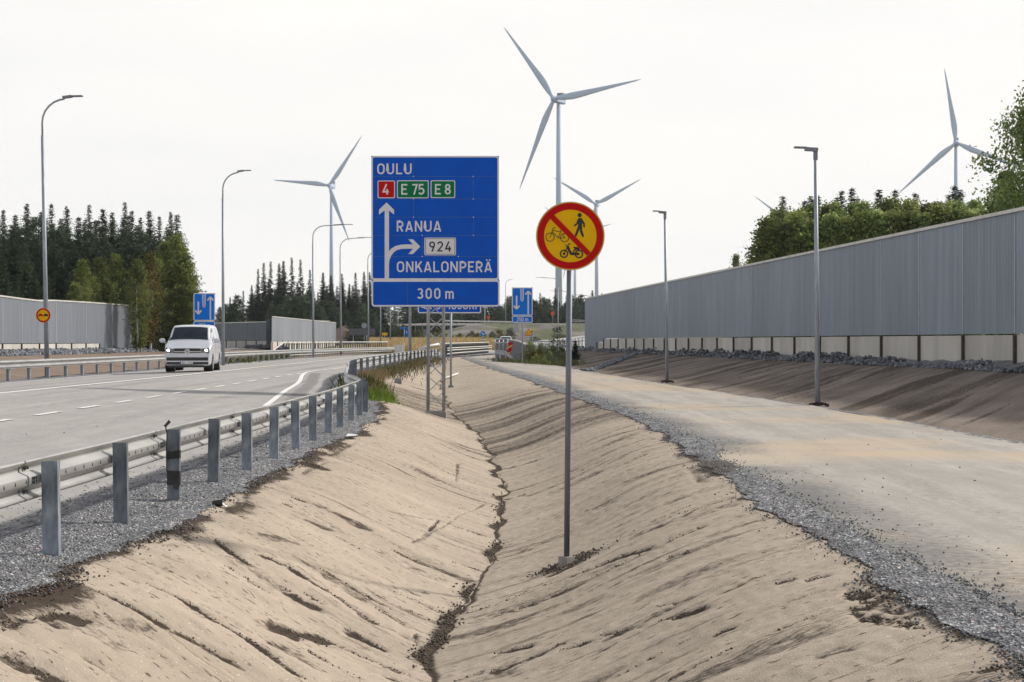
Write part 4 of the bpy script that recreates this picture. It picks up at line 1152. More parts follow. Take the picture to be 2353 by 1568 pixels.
m.build('windscreen', [GLASS], van, True)
for s in (-1, 1):
    m = MB(); yy = [1.02, 1.25, 1.45, 1.7, 2.0]; b = 0
    for y in yy:
        h_ = vprof(y)
        pa = (h_[5][0] * .7 + h_[6][0] * .3, h_[5][1] * .7 + h_[6][1] * .3); pb_ = (h_[7][0], h_[7][1])
        if y < 1.4: pb_ = (pa[0] + (pb_[0] - pa[0]) * .8, pa[1] + (pb_[1] - pa[1]) * .8)
        for p in (pa, pb_): m.v.append((s * (p[0] + .008), y, p[1]))
    for i in range(len(yy) - 1): m.f.append([2 * i, 2 * i + 2, 2 * i + 3, 2 * i + 1]); m.m.append(0)
    m.build('side_window', [GLASS], van)
    m = MB()
    for y in (2.1, 3.2): 
        h_ = vprof(y); q = [(s * (h_[k][0] + .003), y, h_[k][1]) for k in (2, 3, 4, 5, 6, 7)]
        for a, b_ in zip(q[:-1], q[1:]): m.bar(a, b_, .014, .006)
    m.bar((s * .958, .6, .98), (s * .958, 4.6, 1.02), .02, .012); m.bar((s * .960, 1.5, .45), (s * .960, 3.5, .45), .02, .04)
    m.build('door_seam', [POLE], van)
    m = MB(); m.tube([(s * .97, .95, 1.20), (s * 1.06, .92, 1.24)], .03, 6); m.v_ = None
    b = len(m.v)
    for i in range(5):
        for k in range(10):
            t = i / 4; sc = [.55, .95, 1, .95, .6][i]
            m.v.append((s * (1.0 + .24 * t), .88 + .05 * t + .07 * sc * math.cos(k * .628), 1.30 + .105 * sc * math.sin(k * .628)))
    for i in range(4):
        for k in range(10): m.f.append([b + i * 10 + k, b + i * 10 + (k + 1) % 10, b + i * 10 + 10 + (k + 1) % 10, b + i * 10 + 10 + k]); m.m.append(0)
    m.f.append([b + k for k in range(10)]); m.m.append(0); m.f.append([b + 40 + k for k in range(10)][::-1]); m.m.append(0)
    m.build('side_mirror', [SILVER], van, True)
    for y in (.88, 3.90):
        m = MB(); m.tube([(s * .60, y, .40), (s * .958, y, .40)], .385, 24); m.build('wheel_arch', [DARK], van)
        m = MB(); m.tube([(s * .735, y, .335), (s * .75, y, .335), (s * .95, y, .335), (s * .965, y, .335)], [.30, .335, .335, .30], 28); wh = m.build('tyre', [RUBBER], van, True)
        m = MB(); m.tube([(s * .90, y, .335), (s * .97, y, .335)], [.22, .21], 20)
        m.build('rim', [RIMM], wh)
# ------------------------------------------------------------------ street lamps
LAMPH = pmat('lamp_housing', (.20, .22, .25), None, 6, .5, .3)
def tall_lamp(u, d, vtop, arm, label, lean=0.0, base_v=None, sgn_=1, sc=1.0, grp='tall street lamps along the road'):
    x = (u - CU) / F * d
    z = CAMZ - (base_v - CV) / F * d if base_v else H(x, d)
    t0 = thing('street_lamp', label, 'street lamp', (x, d, z), 0, grp)
    Ht = CAMZ - (vtop - CV) / F * d - z
    r = 1.0 * sc
    def q(s, hgt): return (s * sgn_ - lean * hgt / Ht, 0, hgt)
    zj = Ht * .86 if Ht > 6 else Ht * .8
    m = MB(); m.tube([q(0, 0), q(0, zj)], [.098 * r, .062 * r], 12); m.build('pole', [POLE], t0, True)
    R_ = .95
    pts = [q(0, zj - .05), q(0, Ht - R_ - .12)] + [q(R_ - R_ * math.cos(R(a)), Ht - R_ - .12 + R_ * math.sin(R(a))) for a in (15, 30, 45, 60, 75, 86)] + [q(arm * .55, Ht - .05)]
    m = MB(); m.tube(pts, .040 * r, 8); m.build('arm', [POLE], t0, True)
    m = MB(); a0, a1 = q(arm * .52, Ht - .06), q(arm, Ht)
    m.bar(a0, (a0[0] + (a1[0] - a0[0]) * .45, 0, a0[2] + .05), .22, .09); m.bar((a0[0] + (a1[0] - a0[0]) * .40, 0, a0[2] + .05), a1, .24, .045)
    m.build('lamp_head', [LAMPH], t0)
    return t0
tall_lamp(108.5, 62, 221, 1.62, 'tallest street lamp, at the left edge, carrying the round sign with two cars', .22)
tall_lamp(513, 90, 392, 1.62, 'tall street lamp to the right of the van, its arm bent over the road', .03)
tall_lamp(720, 131, 516, 3.35, 'street lamp in front of the lighter noise wall, its arm crossing a turbine tower', .05, 822)
tall_lamp(784, 152, 546, 3.2, 'street lamp just left of the big blue sign, its arm ending at the sign', .12, 816)
tall_lamp(847, 178, 576, 3.2, 'street lamp hard against the left edge of the big blue sign', .1, 812)
for u, d, vt, sc in ((874.5, 200, 598, 1), (897, 230, 622, 1), (914.5, 262, 640, .9), (942, 118, 470, 1.15)):
    tall_lamp(u, d, vt, 2.6, {874.5: 'street lamp pole showing under the big sign, second from its left corner', 897: 'slim street lamp pole under the big sign, above the dry grass', 914.5: 'faint short lamp pole under the big sign among pines', 942: 'thickest lamp pole under the big sign, left of the lattice mast'}[u], 0, None, 1 if u != 942 else -1, sc)
tall_lamp(1282.5, 250, 638, 3.6, 'street lamp left of the round sign pole, arm reaching left across the turbine tower', 0, 806, -1)
tall_lamp(1307, 285, 668, 3.4, 'far street lamp partly behind the round sign pole, arm reaching left', 0, 790, -1)
tall_lamp(1362.5, 235, 678, 2.6, 'lamp pole seen through the gap at the end of the long noise wall', 0, 808, -1)
tall_lamp(1162, 330, 642, 1.6, 'thin far lamp pole between the big sign and the right 250 m sign', 0, 748, 1, 1.1)
tall_lamp(1114, 330, 690, 1.6, 'thin far lamp pole behind the small SIMOJOKI sign', 0, 790, -1)
def path_lamp(u, v, vtop, uh, label):
    p = at(u, v); Ht = CAMZ - (vtop - CV) / F * p.y - p.z
    t0 = thing('path_lamp', label, 'street lamp', p, 0, 'path lamps beside the long noise wall')
    lean = (-5 / F * p.y)
    m = MB(); m.tube([(0, 0, -.05), (lean, 0, Ht - .3)], [.068, .042], 12); m.build('pole', [POLE], t0, True)
    m = MB(); m.tube([(lean, 0, Ht - .32), (lean, 0, Ht - .12)], .055, 10); L_ = (uh - u) / F * p.y
    m.bar((lean + .05, 0, Ht - .08), (lean + L_ * .5, 0, Ht - .06), .15, .085); m.bar((lean + L_ * .45, 0, Ht - .03), (L_ + lean, 0, Ht - .02), .18, .035)
    m.build('lamp_head', [LAMPH], t0)
    m = MB()
    rs_ = random.Random(3)
    for k in range(40):
        a = rs_.uniform(0, 6.28); r_ = rs_.uniform(.05, .2); s_ = rs_.uniform(.025, .055)
        m.box((r_ * math.cos(a) * 1.3, r_ * math.sin(a) - .08, .02 + .10 * (1 - r_ / .2)), (s_, s_, s_), 0, Matrix.Rotation(a, 3, 'Z') @ Matrix.Rotation(a * 2, 3, 'X'))
    m.build('soil_collar', [CLODM], t0)
CLODM = pmat('dark_clod', (.045, .034, .026), (.028, .02, .016), 14, .95, 0, .5)
path_lamp(1879, 934, 337, 1830, 'nearer grey path lamp with a flat head, between the path and the dark bank')
path_lamp(1533, 880, 484, 1505, 'farther and smaller path lamp with a flat head, beside the path bend')
# ------------------------------------------------------------------ smaller signs
def lane_sign(u0, v0, u1, v1, v2, d, label, vb):
    xm = ((u0 + u1) / 2 - CU) / F * d
    zb = H(xm, d)
    t0 = thing('lane_sign', label, 'road sign', (xm, d, zb), 0, 'blue two-arrow lane signs')
    k = d / F; wd = (u1 - u0) * k
    def fr(vb_): return ((-wd / 2, -.06, CAMZ - (vb_ - CV) * k - zb), (wd / 290.0, 0, 0), (0, 0, wd / 290.0), (0, -1, 0))
    f1 = fr(v1); hh = (v1 - v0) * k / (wd / 290.0)
    m = MB(); m.prism([(0, 0), (290, 0), (290, hh), (0, hh)], f1, -.03, 0, 0); bd = m.build('sign_board', [BLUE2], t0)
    def dd(mm, pts, w_, d_=.004, cl=False): mm.ribbon(pts, w_, (f1[0], (f1[1][0], 0, 0), f1[2], f1[3]), d_, 0, cl)
    m = MB(); dd(m, rrect(6, 6, 284, hh - 6, 18), 12, .004, True); m.build('border', [WHITE], bd)
    m = MB(); dd(m, [(66, hh - 115), (66, 92)], 20); dd(m, [(26, 138), (66, 92)], 22, .005); dd(m, [(66, 92), (106, 138)], 22, .0055)
    dd(m, [(228, 16), (228, hh - 60)], 20); dd(m, [(188, hh - 98), (228, hh - 52)], 22, .005); dd(m, [(228, hh - 52), (268, hh - 98)], 22, .0055); m.build('arrow', [WHITE], bd)
    m = MB(); dd(m, [(122, hh - 12), (126, hh - 170)] + arc(142, hh - 172, 15, 18, 180, 360, 6) + [(158, hh - 170), (162, hh - 12)], 9)
    for q in range(5): dd(m, [(126, hh - 48 - 30 * q), (158, hh - 22 - 30 * q)], 9, .0046)
    m.build('lane_divider', [WHITE], bd)
    f2 = fr(v2); h2 = (v2 - v1) * k / (wd / 290.0) - 4
    m = MB(); m.prism([(0, 0), (290, 0), (290, h2), (0, h2)], f2, -.03, 0, 0); pl = m.build('distance_plate', [BLUE2], t0)
    m = MB(); m.ribbon(rrect(6, 6, 284, h2 - 6, 14), 11, f2, .004, 0, True); m.build('border', [WHITE], pl)
    m = MB(); text(m, "250 m", 68, 228, h2 / 2 - 26, 52, f2, .004); m.build('lettering', [WHITE], pl)
    m = MB(); m.tube([(.35 * wd * 0, 0, -.1), (0, 0, CAMZ - (v0 - CV) * k - zb - .1)], .045, 10); m.build('pole', [POLE], t0, True)
lane_sign(445, 674, 494.5, 737.5, 758, 104, 'blue sign with two lane arrows half hidden behind the silver van', 0)
lane_sign(1176.3, 661, 1224, 725.5, 742, 105, 'blue sign with two lane arrows and a 250 m plate, right of the big sign', 0)
# SIMOJOKI sign behind the mast
d = 68; k = d / F
xm = (1033 - CU) * k; zb = H(xm, d)
t0 = thing('river_sign', 'blue river name sign reading SIMOJOKI, half hidden behind the big sign', 'road sign', (xm, d, zb))
ff = ((-73 * k, -.06, CAMZ - (720.5 - CV) * k - zb), (k, 0, 0), (0, 0, k), (0, -1, 0))
m = MB(); m.prism([(0, 0), (146, 0), (146, 36), (0, 36)], ff, -.03, 0); bd = m.build('sign_board', [BLUE], t0)
m = MB(); m.ribbon(rrect(1.5, 1.5, 144.5, 34.5, 4), 2.6, ff, .004, 0, True); m.build('border', [WHITE], bd)
m = MB(); text(m, "SIMOJOKI", 42, 135, 9.5, 17, ff, .004); m.build('lettering', [WHITE], bd)
m = MB()
for q in range(2): m.ribbon([(9 + 2.6 * i, 13 + 7 * q + 1.8 * math.sin(i * 1.3)) for i in range(10)], 3, ff, .004)
m.build('wave_symbol', [WHITE], bd)
m = MB(); m.tube([(3 * k, 0, -.1), (3 * k, 0, CAMZ - (690 - CV) * k - zb)], .048, 10); m.build('pole', [POLE], t0, True)
m = MB(); m.box((3 * k, 0, .0), (.22, .22, .2)); m.build('foot', [CONCD], t0)
# no-overtaking sign on the tallest lamp
d = 61.8; k = d / F; c = P(101.5, 725, d)
t0 = thing('no_overtaking_sign', 'small round yellow sign with a red and a black car, fixed to the tallest lamp', 'road sign', c)
fo = ((0, -.12, 0), (1, 0, 0), (0, 0, 1), (0, -1, 0)); rr = 17 * k
def disc_pts(r, n=40, cx=0, cy=0): return [(cx + r * math.cos(2 * math.pi * i / n), cy + r * math.sin(2 * math.pi * i / n)) for i in range(n)]
m = MB(); m.prism(disc_pts(rr), fo, -.015, 0); dsc = m.build('disc', [GALV], t0)
m = MB(); m.flat(disc_pts(rr * .985), fo, .002, 0); m.flat(disc_pts(rr * .96), fo, .004, 1); m.flat(disc_pts(rr * .74), fo, .006, 0); m.build('sign_face', [YELS, REDS], dsc)
for sx, mt in ((-.36, REDS), (.36, BLACKS)):
    q = [(-.32, -.12), (-.32, .06), (-.24, .08), (-.20, .22), (.20, .22), (.24, .08), (.32, .06), (.32, -.12), (.26, -.12), (.26, -.2), (.18, -.2), (.18, -.12), (-.18, -.12), (-.18, -.2), (-.26, -.2), (-.26, -.12)]
    m = MB(); m.flat([(sx * rr + x * rr, y * rr) for x, y in q][::-1], fo, .008, 0); m.build('car_symbol', [mt], dsc)
m = MB(); m.box((0, -.05, 0), (.24, .12, .05)); m.build('bracket', [GALV], t0)
def pole_sign(name, label, cat, u, v, d, vb, build, r=.04, grp=None, poff=0):
    c = P(u, v, d); zb = CAMZ - (vb - CV) / F * d
    t0 = thing(name, label, cat, (c.x, d, zb), 0, grp)
    f = ((0, -.06, c.z - zb), (1, 0, 0), (0, 0, 1), (0, -1, 0))
    build(t0, f)
    m = MB(); m.tube([(poff, 0, -.2), (poff, 0, c.z - zb + .2)], r, 8); m.build('pole', [POLE], t0, True)
    return t0
def b_keep(t0, f):
    m = MB(); m.prism(disc_pts(.31, 32), f, -.02, 0); dd = m.build('disc', [BLUE2], t0)
    m = MB(); m.ribbon([(-.14, .14), (.06, -.06)], .09, f, .004); m.flat([(.16, -.16), (.16, .04), (-.04, -.16)], f, .005); m.build('arrow', [WHITE], dd)
    m = MB()
    for i, q in enumerate((-.45, -.62, -.79, -.96)): m.prism([(-.09, q - .17), (.09, q - .17), (.09, q), (-.09, q)], f, -.05, 0, i % 2)
    m.build('banded_post', [BLUE2, WHITE], t0)
pole_sign('keep_right_sign', 'round blue sign with a white arrow on a blue and white post', 'road sign', 1109.5, 767, 188, 800, b_keep)
def tri(r): return [(-r * .5, 0), (r * .5, 0), (0, r * .87)]
def b_tri(t0, f):
    o = Vector(f[0]) - Vector((0, 0, .4)); f = (o, *f[1:])
    m = MB(); m.prism(tri(.98), f, -.02, 0); dd = m.build('sign_board', [REDS], t0)
    m = MB(); m.flat([(-.37, .075), (.37, .075), (0, .72)], f, .004); m.build('yellow_face', [YELS], dd)
    m = MB()
    for sx in (-.1, .06): m.flat(disc_pts(.035, 8, sx, .33), f, .006); m.ribbon([(sx, .29), (sx, .2), (sx - .03, .11)], .05, f, .006); m.ribbon([(sx, .2), (sx + .05, .11)], .03, f, .0066)
    m.build('children_symbol', [BLACKS], dd)
pole_sign('warning_sign', 'red and yellow triangular warning sign beyond the dark parapet', 'road sign', 1214.5, 764, 186, 790, b_tri)
def b_backtri(t0, f):
    o = Vector(f[0]) - Vector((0, 0, .4)); f = (o, *f[1:])
    m = MB(); m.prism(tri(.95), f, -.02, 0); m.build('sign_board', [POLE], t0)
    f2 = (o + Vector((-.02, 0, .75)), *f[1:]); m = MB(); m.prism(disc_pts(.19, 20), f2, -.02, 0); m.build('lamp_disc', [YELS], t0)
pole_sign('triangular_sign', 'grey back of a triangular sign close behind the yellow warning triangle', 'road sign', 1223, 767, 200, 792, b_backtri)
def b_back(rad, box=None):
    def fn(t0, f):
        m = MB(); m.prism(disc_pts(rad, 24), f, -.02, 0); m.build('disc', [POLE], t0)
        if box: m = MB(); o, w_, h_ = box; m.prism([(-w_, o - h_), (w_, o - h_), (w_, o + h_), (-w_, o + h_)], f, -.03, -.005); m.build('plate', [POLE], t0)
    return fn
pole_sign('round_sign', 'grey back of a round sign below the right 250 m plate', 'road sign', 1186, 757.5, 190, 792, b_back(.36, (.62, .28, .2)))
pole_sign('round_sign', 'grey back of a round sign above the wide grey board', 'road sign', 837, 748.5, 205, 790, b_back(.36))
def b_board(t0, f):
    m = MB(); m.prism([(-1.65, -.42), (1.65, -.42), (1.65, .42), (-1.65, .42)], f, -.04, 0); bd = m.build('board', [pmat('sign_back', (.13, .145, .165), None, 2, .6, .2)], t0)
    m = MB(); m.box((f[0][0], -.1, f[0][2] + .3), (3.2, .05, .06)); m.box((f[0][0], -.1, f[0][2] - .3), (3.2, .05, .06)); m.build('back_rail', [POLED], t0)
    m = MB(); m.tube([(-1.1, 0, -.2), (-1.1, 0, f[0][2])], .05, 8); m.build('pole', [POLE], t0)
pole_sign('direction_board', 'wide grey back of a direction board left of the big sign', 'road sign', 831.5, 763, 200, 800, b_board, .05, None, .6)
def b_blue(t0, f):
    m = MB(); m.prism(disc_pts(.32, 24), f, -.02, 0); dd = m.build('disc', [BLUE2], t0)
    m = MB(); m.ribbon([(-.05, .16), (.02, -.12)], .12, f, .004); m.build('arrow', [WHITE], dd)
    f2 = ((f[0][0] + .1, f[0][1], f[0][2] - .5), *f[1:]); m = MB(); m.prism(disc_pts(.25, 20), f2, -.02, 0); m.build('lower_disc', [BLUE2], t0)
pole_sign('blue_round_sign', 'small blue round sign beside the thickest lamp pole, above the dry grass', 'road sign', 935, 764, 230, 800, b_blue)
def b_plate(mt, w_, h_):
    def fn(t0, f): m = MB(); m.prism([(-w_, -h_), (w_, -h_), (w_, h_), (-w_, h_)], f, -.02, 0); m.build('plate', [mt], t0)
    return fn
pole_sign('street_plate', 'narrow blue plate just above the small blue round sign', 'road sign', 929, 754.5, 238, 790, b_plate(BLUE2, .55, .13))
pole_sign('yellow_plate', 'small yellow plate in front of the far pines', 'road sign', 884, 768, 250, 790, b_plate(YELS, .42, .22))
ORANGE = pmat('orange_red_sheeting', (.62, .07, .012), None, 3, .5)
pole_sign('red_sign', 'tiny red sign on the embankment, left of the round sign pole', 'road sign', 1270, 720.5, 330, 745, b_plate(ORANGE, .38, .38))
pole_sign('red_sign', 'tiny red sign on the embankment behind the SIMOJOKI sign pole', 'road sign', 1122.5, 730, 330, 748, b_plate(ORANGE, .36, .36))
pole_sign('dark_sign', 'small dark sign back right of the blue round signs', 'road sign', 978, 765, 220, 790, b_plate(POLED, .3, .45))
pole_sign('blue_plate', 'small blue plate at the end of the long noise wall', 'road sign', 1366, 757.5, 210, 806, b_plate(BLUE2, .42, .13))
# red and yellow hazard panel behind the short guardrail
p = P(1163, 830, 113.4)
t0 = thing('hazard_panel', 'leaning red and yellow striped hazard panel behind the short guardrail', 'hazard panel', (p.x, p.y, H(p.x, p.y)))
f = ((0, 0, .1), (.98, 0, 0), (.22, 0, .97), (0, -1, 0))
m = MB(); m.prism([(-.22, 0), (.22, 0), (.22, 1.35), (-.22, 1.35)], f, -.03, 0); pn = m.build('panel', [REDS], t0)
m = MB()
for q in (.30, .80): m.flat([(-.2, q), (.2, q + .22), (.2, q + .38), (-.2, q + .16)], f, .006)
m.build('yellow_stripe', [pmat('pale_yellow_sheeting', (.62, .40, .10), None, 4, .6, spec=.12)], pn)
m = MB(); m.box((0, 0, .06), (.6, .3, .12)); m.build('foot', [DARK], t0)
# small far van seen over the parapet
v2 = copy_tree(van)
v2.location = (-.85, 232, .36); v2.rotation_euler = (0, 0, R(2)); v2['label'] = 'far pale van, only its roof and windscreen showing above the dark parapet'
# marker pole lying on the slope, stick, stub and litter
def lying(name, label, cat, a, b, r, mt, lift=.05):
    pa, pb_ = at(*a), at(*b); pa.z += lift; pb_.z += lift
    m = MB(); m.tube([pa - pa, pb_ - pa], r, 8); o = m.build(name, [mt], None, True); o.location = pa
    return tag(o, label, cat)
lying('marker_pole', 'white marker pole lying on the slope behind the lattice mast', 'marker pole', (1022, 873), (1052, 862), .045, pmat('white_plastic', (.78, .76, .72), None, 4, .5), .08)
m = MB(); p = at(1021, 872); m.tube([(0, 0, 0), (.05, 0, .5), (.0, 0, .9)], .012, 5); m.tube([(.05, 0, .5), (.12, 0, .8)], .008, 5); o = m.build('dead_stick', [POSTB]); o.location = p; tag(o, 'thin dead stick standing at the end of the lying marker pole', 'stick')
m = MB(); m.box((0, 0, .05), (.28, .28, .3)); m.box((0, 0, .21), (.26, .26, .02)); o = m.build('concrete_stub', [CONCD]); o.location = at(915, 882); tag(o, 'grey concrete stub below the green grass on the road side slope', 'concrete block')
m = MB(); m.add([(-.09, -.12, 0), (.09, -.14, .01), (.10, .10, .015), (-.08, .12, .03)], [(0, 1, 2, 3)]); o = m.build('paper_scrap', [PLATEM]); o.location = at(808, 1007) + Vector((0, 0, .04)); tag(o, 'white scrap of paper lying at the edge of the gravel', 'litter')
m = MB(); m.tube([(-.05, 0, .03), (.05, .02, .035)], [.028, .038], 10); m.add([(.055, -.02, .03), (.10, -.03, .0), (.10, .03, .0), (.055, .03, .03)], [(0, 1, 2, 3)], 1); o = m.build('cup', [TAPE, PLATEM]); o.location = at(499, 1164); tag(o, 'crushed black cup at the edge of the gravel shoulder', 'litter')
m = MB(); p = P(928, 800, 170); m.tube([(0, 0, -1.2), (0, 0, .25)], .06, 8); m.tube([(0, 0, .3), (0, 0, .6)], .09, 8); m.box((-.55, 0, -.2), (.9, .6, 1.1)); o = m.build('white_barrel', [CAP, POLED]); o.location = p; tag(o, 'small white barrier end with a short post, past the far railing', 'barrier end')
m = MB(); m.tube([(0, 0, 0), (0, 0, 1.25)], .05, 6); o = m.build('marker_stick', [pmat('orange_plastic', (.62, .10, .04), None, 3, .5)]); o.location = Vector(((626 - CU) / F * 186, 186, .25)); tag(o, 'thin orange marker stick at the corner of the light noise wall', 'marker')
# ------------------------------------------------------------------ road markings
def line(pts, wd, name, dash=None, lift=.012):
    m = MB(); path = smooth_path([(x, y, 0) for x, y in pts], 1.0)
    L_ = lengths(path)
    def piece(s0, s1):
        n = max(1, int((s1 - s0) / 1.0)); q = []
        for i in range(n + 1):
            p, t = along(path, L_, s0 + (s1 - s0) * i / n); q.append((Vector((p.x, p.y, H(p.x, p.y) + lift)), Vector((-t.y, t.x, 0))))
        m.sweep(q, [(-wd / 2, 0), (wd / 2, 0)])
    if dash:
        s = 0
        while s < L_[-1]: piece(s, s + dash[0]); s += dash[0] + dash[1]
    else: piece(0, L_[-1])
    return struct(m.build(name, [WPAINT]))
def offx(y): return float(np.interp(y, DG, OFF))
ctr = [(-12.3, 30), (-12.1, 38), (-11.85, 50), (-11.75, 60), (-11.8, 80), (-11.8, 100)] + [(-11.8 + offx(y), y) for y in (115, 130, 150, 170, 190)]
line(ctr, .22, 'centre_line')
line([(-8.78, 20.1), (-8.78, 66)], .16, 'lane_dashes', (1.5, 1.42))
line(NOSE, .15, 'edge_line'); line([(-8.55, 84)] + [(-8.5 + offx(y), y) for y in (100, 115, 130, 150, 170, 190)], .16, 'far_edge_line')
line([(-16.9, 36), (-16.9, 118)] + [(-16.9 + offx(y), y) for y in (130, 150, 170, 190)], .14, 'left_edge_line')
# ------------------------------------------------------------------ wind turbines
def turbine(u, v, d, ang, Rm, label, yaw=30):
    hub = P(u, v, d)
    ax = Vector((-math.sin(R(yaw)), -math.cos(R(yaw)), 0)); hx = Vector((math.cos(R(yaw)), -math.sin(R(yaw)), 0)); up = Vector((0, 0, 1))
    base = hub - ax * 6.0; base.z = 0
    t0 = thing('wind_turbine', label, 'wind turbine', base, 0, 'wind turbines')
    h_ = hub.z
    m = MB(); m.tube([(0, 0, -2), (0, 0, h_ * .5), (0, 0, h_ - 2.2)], [2.25, 1.75, 1.28], 20); m.build('tower', [TURB], t0, True)
    hb = hub - base
    m = MB(); m.tube([hb + ax * 2.4, hb + ax * 1.8, hb + ax * .2, hb - ax * 1.6], [.5, 1.3, 1.9, 1.9], 14); m.build('hub', [TURB], t0, True)
    m = MB(); c = hb - ax * 6.4; M_ = Matrix((hx, -ax, up)).transposed()
    m.box(c, (3.6, 10.5, 3.6), 0, M_); nac = m.build('nacelle', [TURB], t0)
    md = nac.modifiers.new('b', 'BEVEL'); md.width = .6; md.segments = 3
    m = MB(); m.box(c - ax * 2.4 + up * 3.1, (3.4, 3.6, 2.6), 0, M_); m.box(c + ax * .4 + up * 2.1, (2.6, 2.2, 1.0), 1, M_); m.build('cooler', [TURBD, TURB], nac)
    for a in ang:
        dr = hx * math.cos(R(a)) + up * math.sin(R(a)); tn = ax.cross(dr)
        m = MB(); st = [(.0, 1.1, 1.1, 0), (.03, 1.1, 1.1, 0), (.10, 1.7, .9, .25), (.2, 2.1, .6, .5), (.3, 1.9, .45, .5), (.5, 1.35, .3, .35), (.75, .8, .16, .2), (.93, .42, .08, .1), (1, .06, .04, 0)]
        for s, ch, th, o in st:
            c_ = hb + dr * (1.4 + s * (Rm - 1.4))
            for k in range(10):
                q = 2 * math.pi * k / 10
                m.v.append(tuple(c_ + tn * (ch * math.cos(q) - o * 1.2) + ax * (th * math.sin(q))))
        for i in range(len(st) - 1):
            for k in range(10): m.f.append([i * 10 + k, i * 10 + (k + 1) % 10, i * 10 + 10 + (k + 1) % 10, i * 10 + 10 + k]); m.m.append(0)
        m.build('blade', [TURB], t0, True)
turbine(1272.6, 227.6, 900, (126.8, 6.9, 246), 56, 'biggest wind turbine, right of the big blue sign, its tower behind the round sign')
turbine(756, 426.4, 1362, (173.6, 54.5, 291), 52.6, 'wind turbine left of the big blue sign, above the far spruces', 14)
turbine(2196.8, 328.3, 1120, (98.6, 221.5, 337), 54.5, 'wind turbine at the right, above the trees behind the long wall', 16)
turbine(1368.3, 469.2, 1527, (147.5, 27.5, 268), 50.8, 'wind turbine just right of the round sign, lower than the biggest', 14)
turbine(1316, 541, 1957, (137, 13, 256), 56, 'farthest wind turbine, hub hidden behind the round sign')
turbine(1812, 512, 1900, (142, 22, 262), 56, 'wind turbine hidden behind the right trees, one blade tip showing')
# ------------------------------------------------------------------ trees and other growth
def leaf_mat(name, c0, c1, trans=.15, c2=None):
    m, t, b = nmat(name)
    b.inputs['Roughness'].default_value = .7
    b.inputs['Specular IOR Level'].default_value = .2
    oi = N(t, 'ShaderNodeObjectInfo')
    tint = attr(t, 'tint')
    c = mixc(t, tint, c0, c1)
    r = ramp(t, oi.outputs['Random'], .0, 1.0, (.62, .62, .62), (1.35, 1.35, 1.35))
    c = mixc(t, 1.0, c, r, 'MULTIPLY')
    t.links.new(c, b.inputs['Base Color'])
    tr = N(t, 'ShaderNodeBsdfTranslucent'); t.links.new(c, tr.inputs[0])
    ms = N(t, 'ShaderNodeMixShader'); ms.inputs[0].default_value = trans
    t.links.new(b.outputs[0], ms.inputs[1]); t.links.new(tr.outputs[0], ms.inputs[2])
    t.links.new(ms.outputs[0], t.nodes['Material Output'].inputs[0])
    return m
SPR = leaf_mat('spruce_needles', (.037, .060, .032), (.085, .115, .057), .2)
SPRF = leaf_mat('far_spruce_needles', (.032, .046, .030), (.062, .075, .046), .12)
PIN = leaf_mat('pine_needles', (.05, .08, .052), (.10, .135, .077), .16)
BIR = leaf_mat('birch_leaves', (.10, .14, .038), (.245, .265, .08), .48)
BIRR = leaf_mat('aspen_leaves', (.12, .18, .052), (.275, .32, .115), .5)
WIL = leaf_mat('willow_leaves', (.085, .11, .06), (.21, .23, .135), .35)
YEL = leaf_mat('yellowing_leaves', (.10, .10, .026), (.17, .13, .03), .25)
BARK = pmat('dark_bark', (.07, .055, .045), (.04, .032, .028), 8, .9, 0, .4, (3, 3, .6))
BARKB = pmat('birch_bark', (.55, .53, .50), (.12, .11, .10), 4, .8, 0, .2, (1, 1, 3), 5, .5, .7)
def quads_mesh(name, C, A, B, mats, parent, tint, tris=False):
    # each leaf: centre C, half axes A and B
    n = len(C)
    V = np.empty((n, 4, 3)); V[:, 0] = C - A - B * .6; V[:, 1] = C - A * .1 + -B; V[:, 2] = C + A; V[:, 3] = C + B
    me = bpy.data.meshes.new(name)
    me.vertices.add(4 * n); me.vertices.foreach_set('co', V.ravel().astype(np.float32))
    me.loops.add(4 * n); me.loops.foreach_set('vertex_index', np.arange(4 * n, dtype=np.int32))
    me.polygons.add(n); me.polygons.foreach_set('loop_start', (np.arange(n) * 4).astype(np.int32))
    a = me.attributes.new('tint', 'FLOAT', 'POINT'); a.data.foreach_set('value', np.repeat(np.clip(tint, 0, 1), 4).astype(np.float32))
    me.materials.append(mats); me.update(calc_edges=True)
    o = bpy.data.objects.new(name, me); COL.objects.link(o); o.parent = parent
    return o
def unit(v): return v / np.maximum(1e-9, np.linalg.norm(v, axis=-1, keepdims=True))
def trunk(parent, h, r, mt, limbs=(), bend=0.0, rs=None):
    m = MB(); q = []
    for i in range(7):
        t = i / 6; q.append((bend * math.sin(t * 3), bend * .6 * math.sin(t * 4.3), -.3 + t * (h + .3)))
    m.tube(q, [r * (1 - .92 * i / 6) for i in range(7)], 7)
    for a, b, rr in limbs: m.tube([a, tuple((np.array(a) + np.array(b)) / 2 + np.array((0, 0, .12))), b], [rr, rr * .7, rr * .3], 5, 0, False)
    return m.build('trunk', [mt], parent, True)
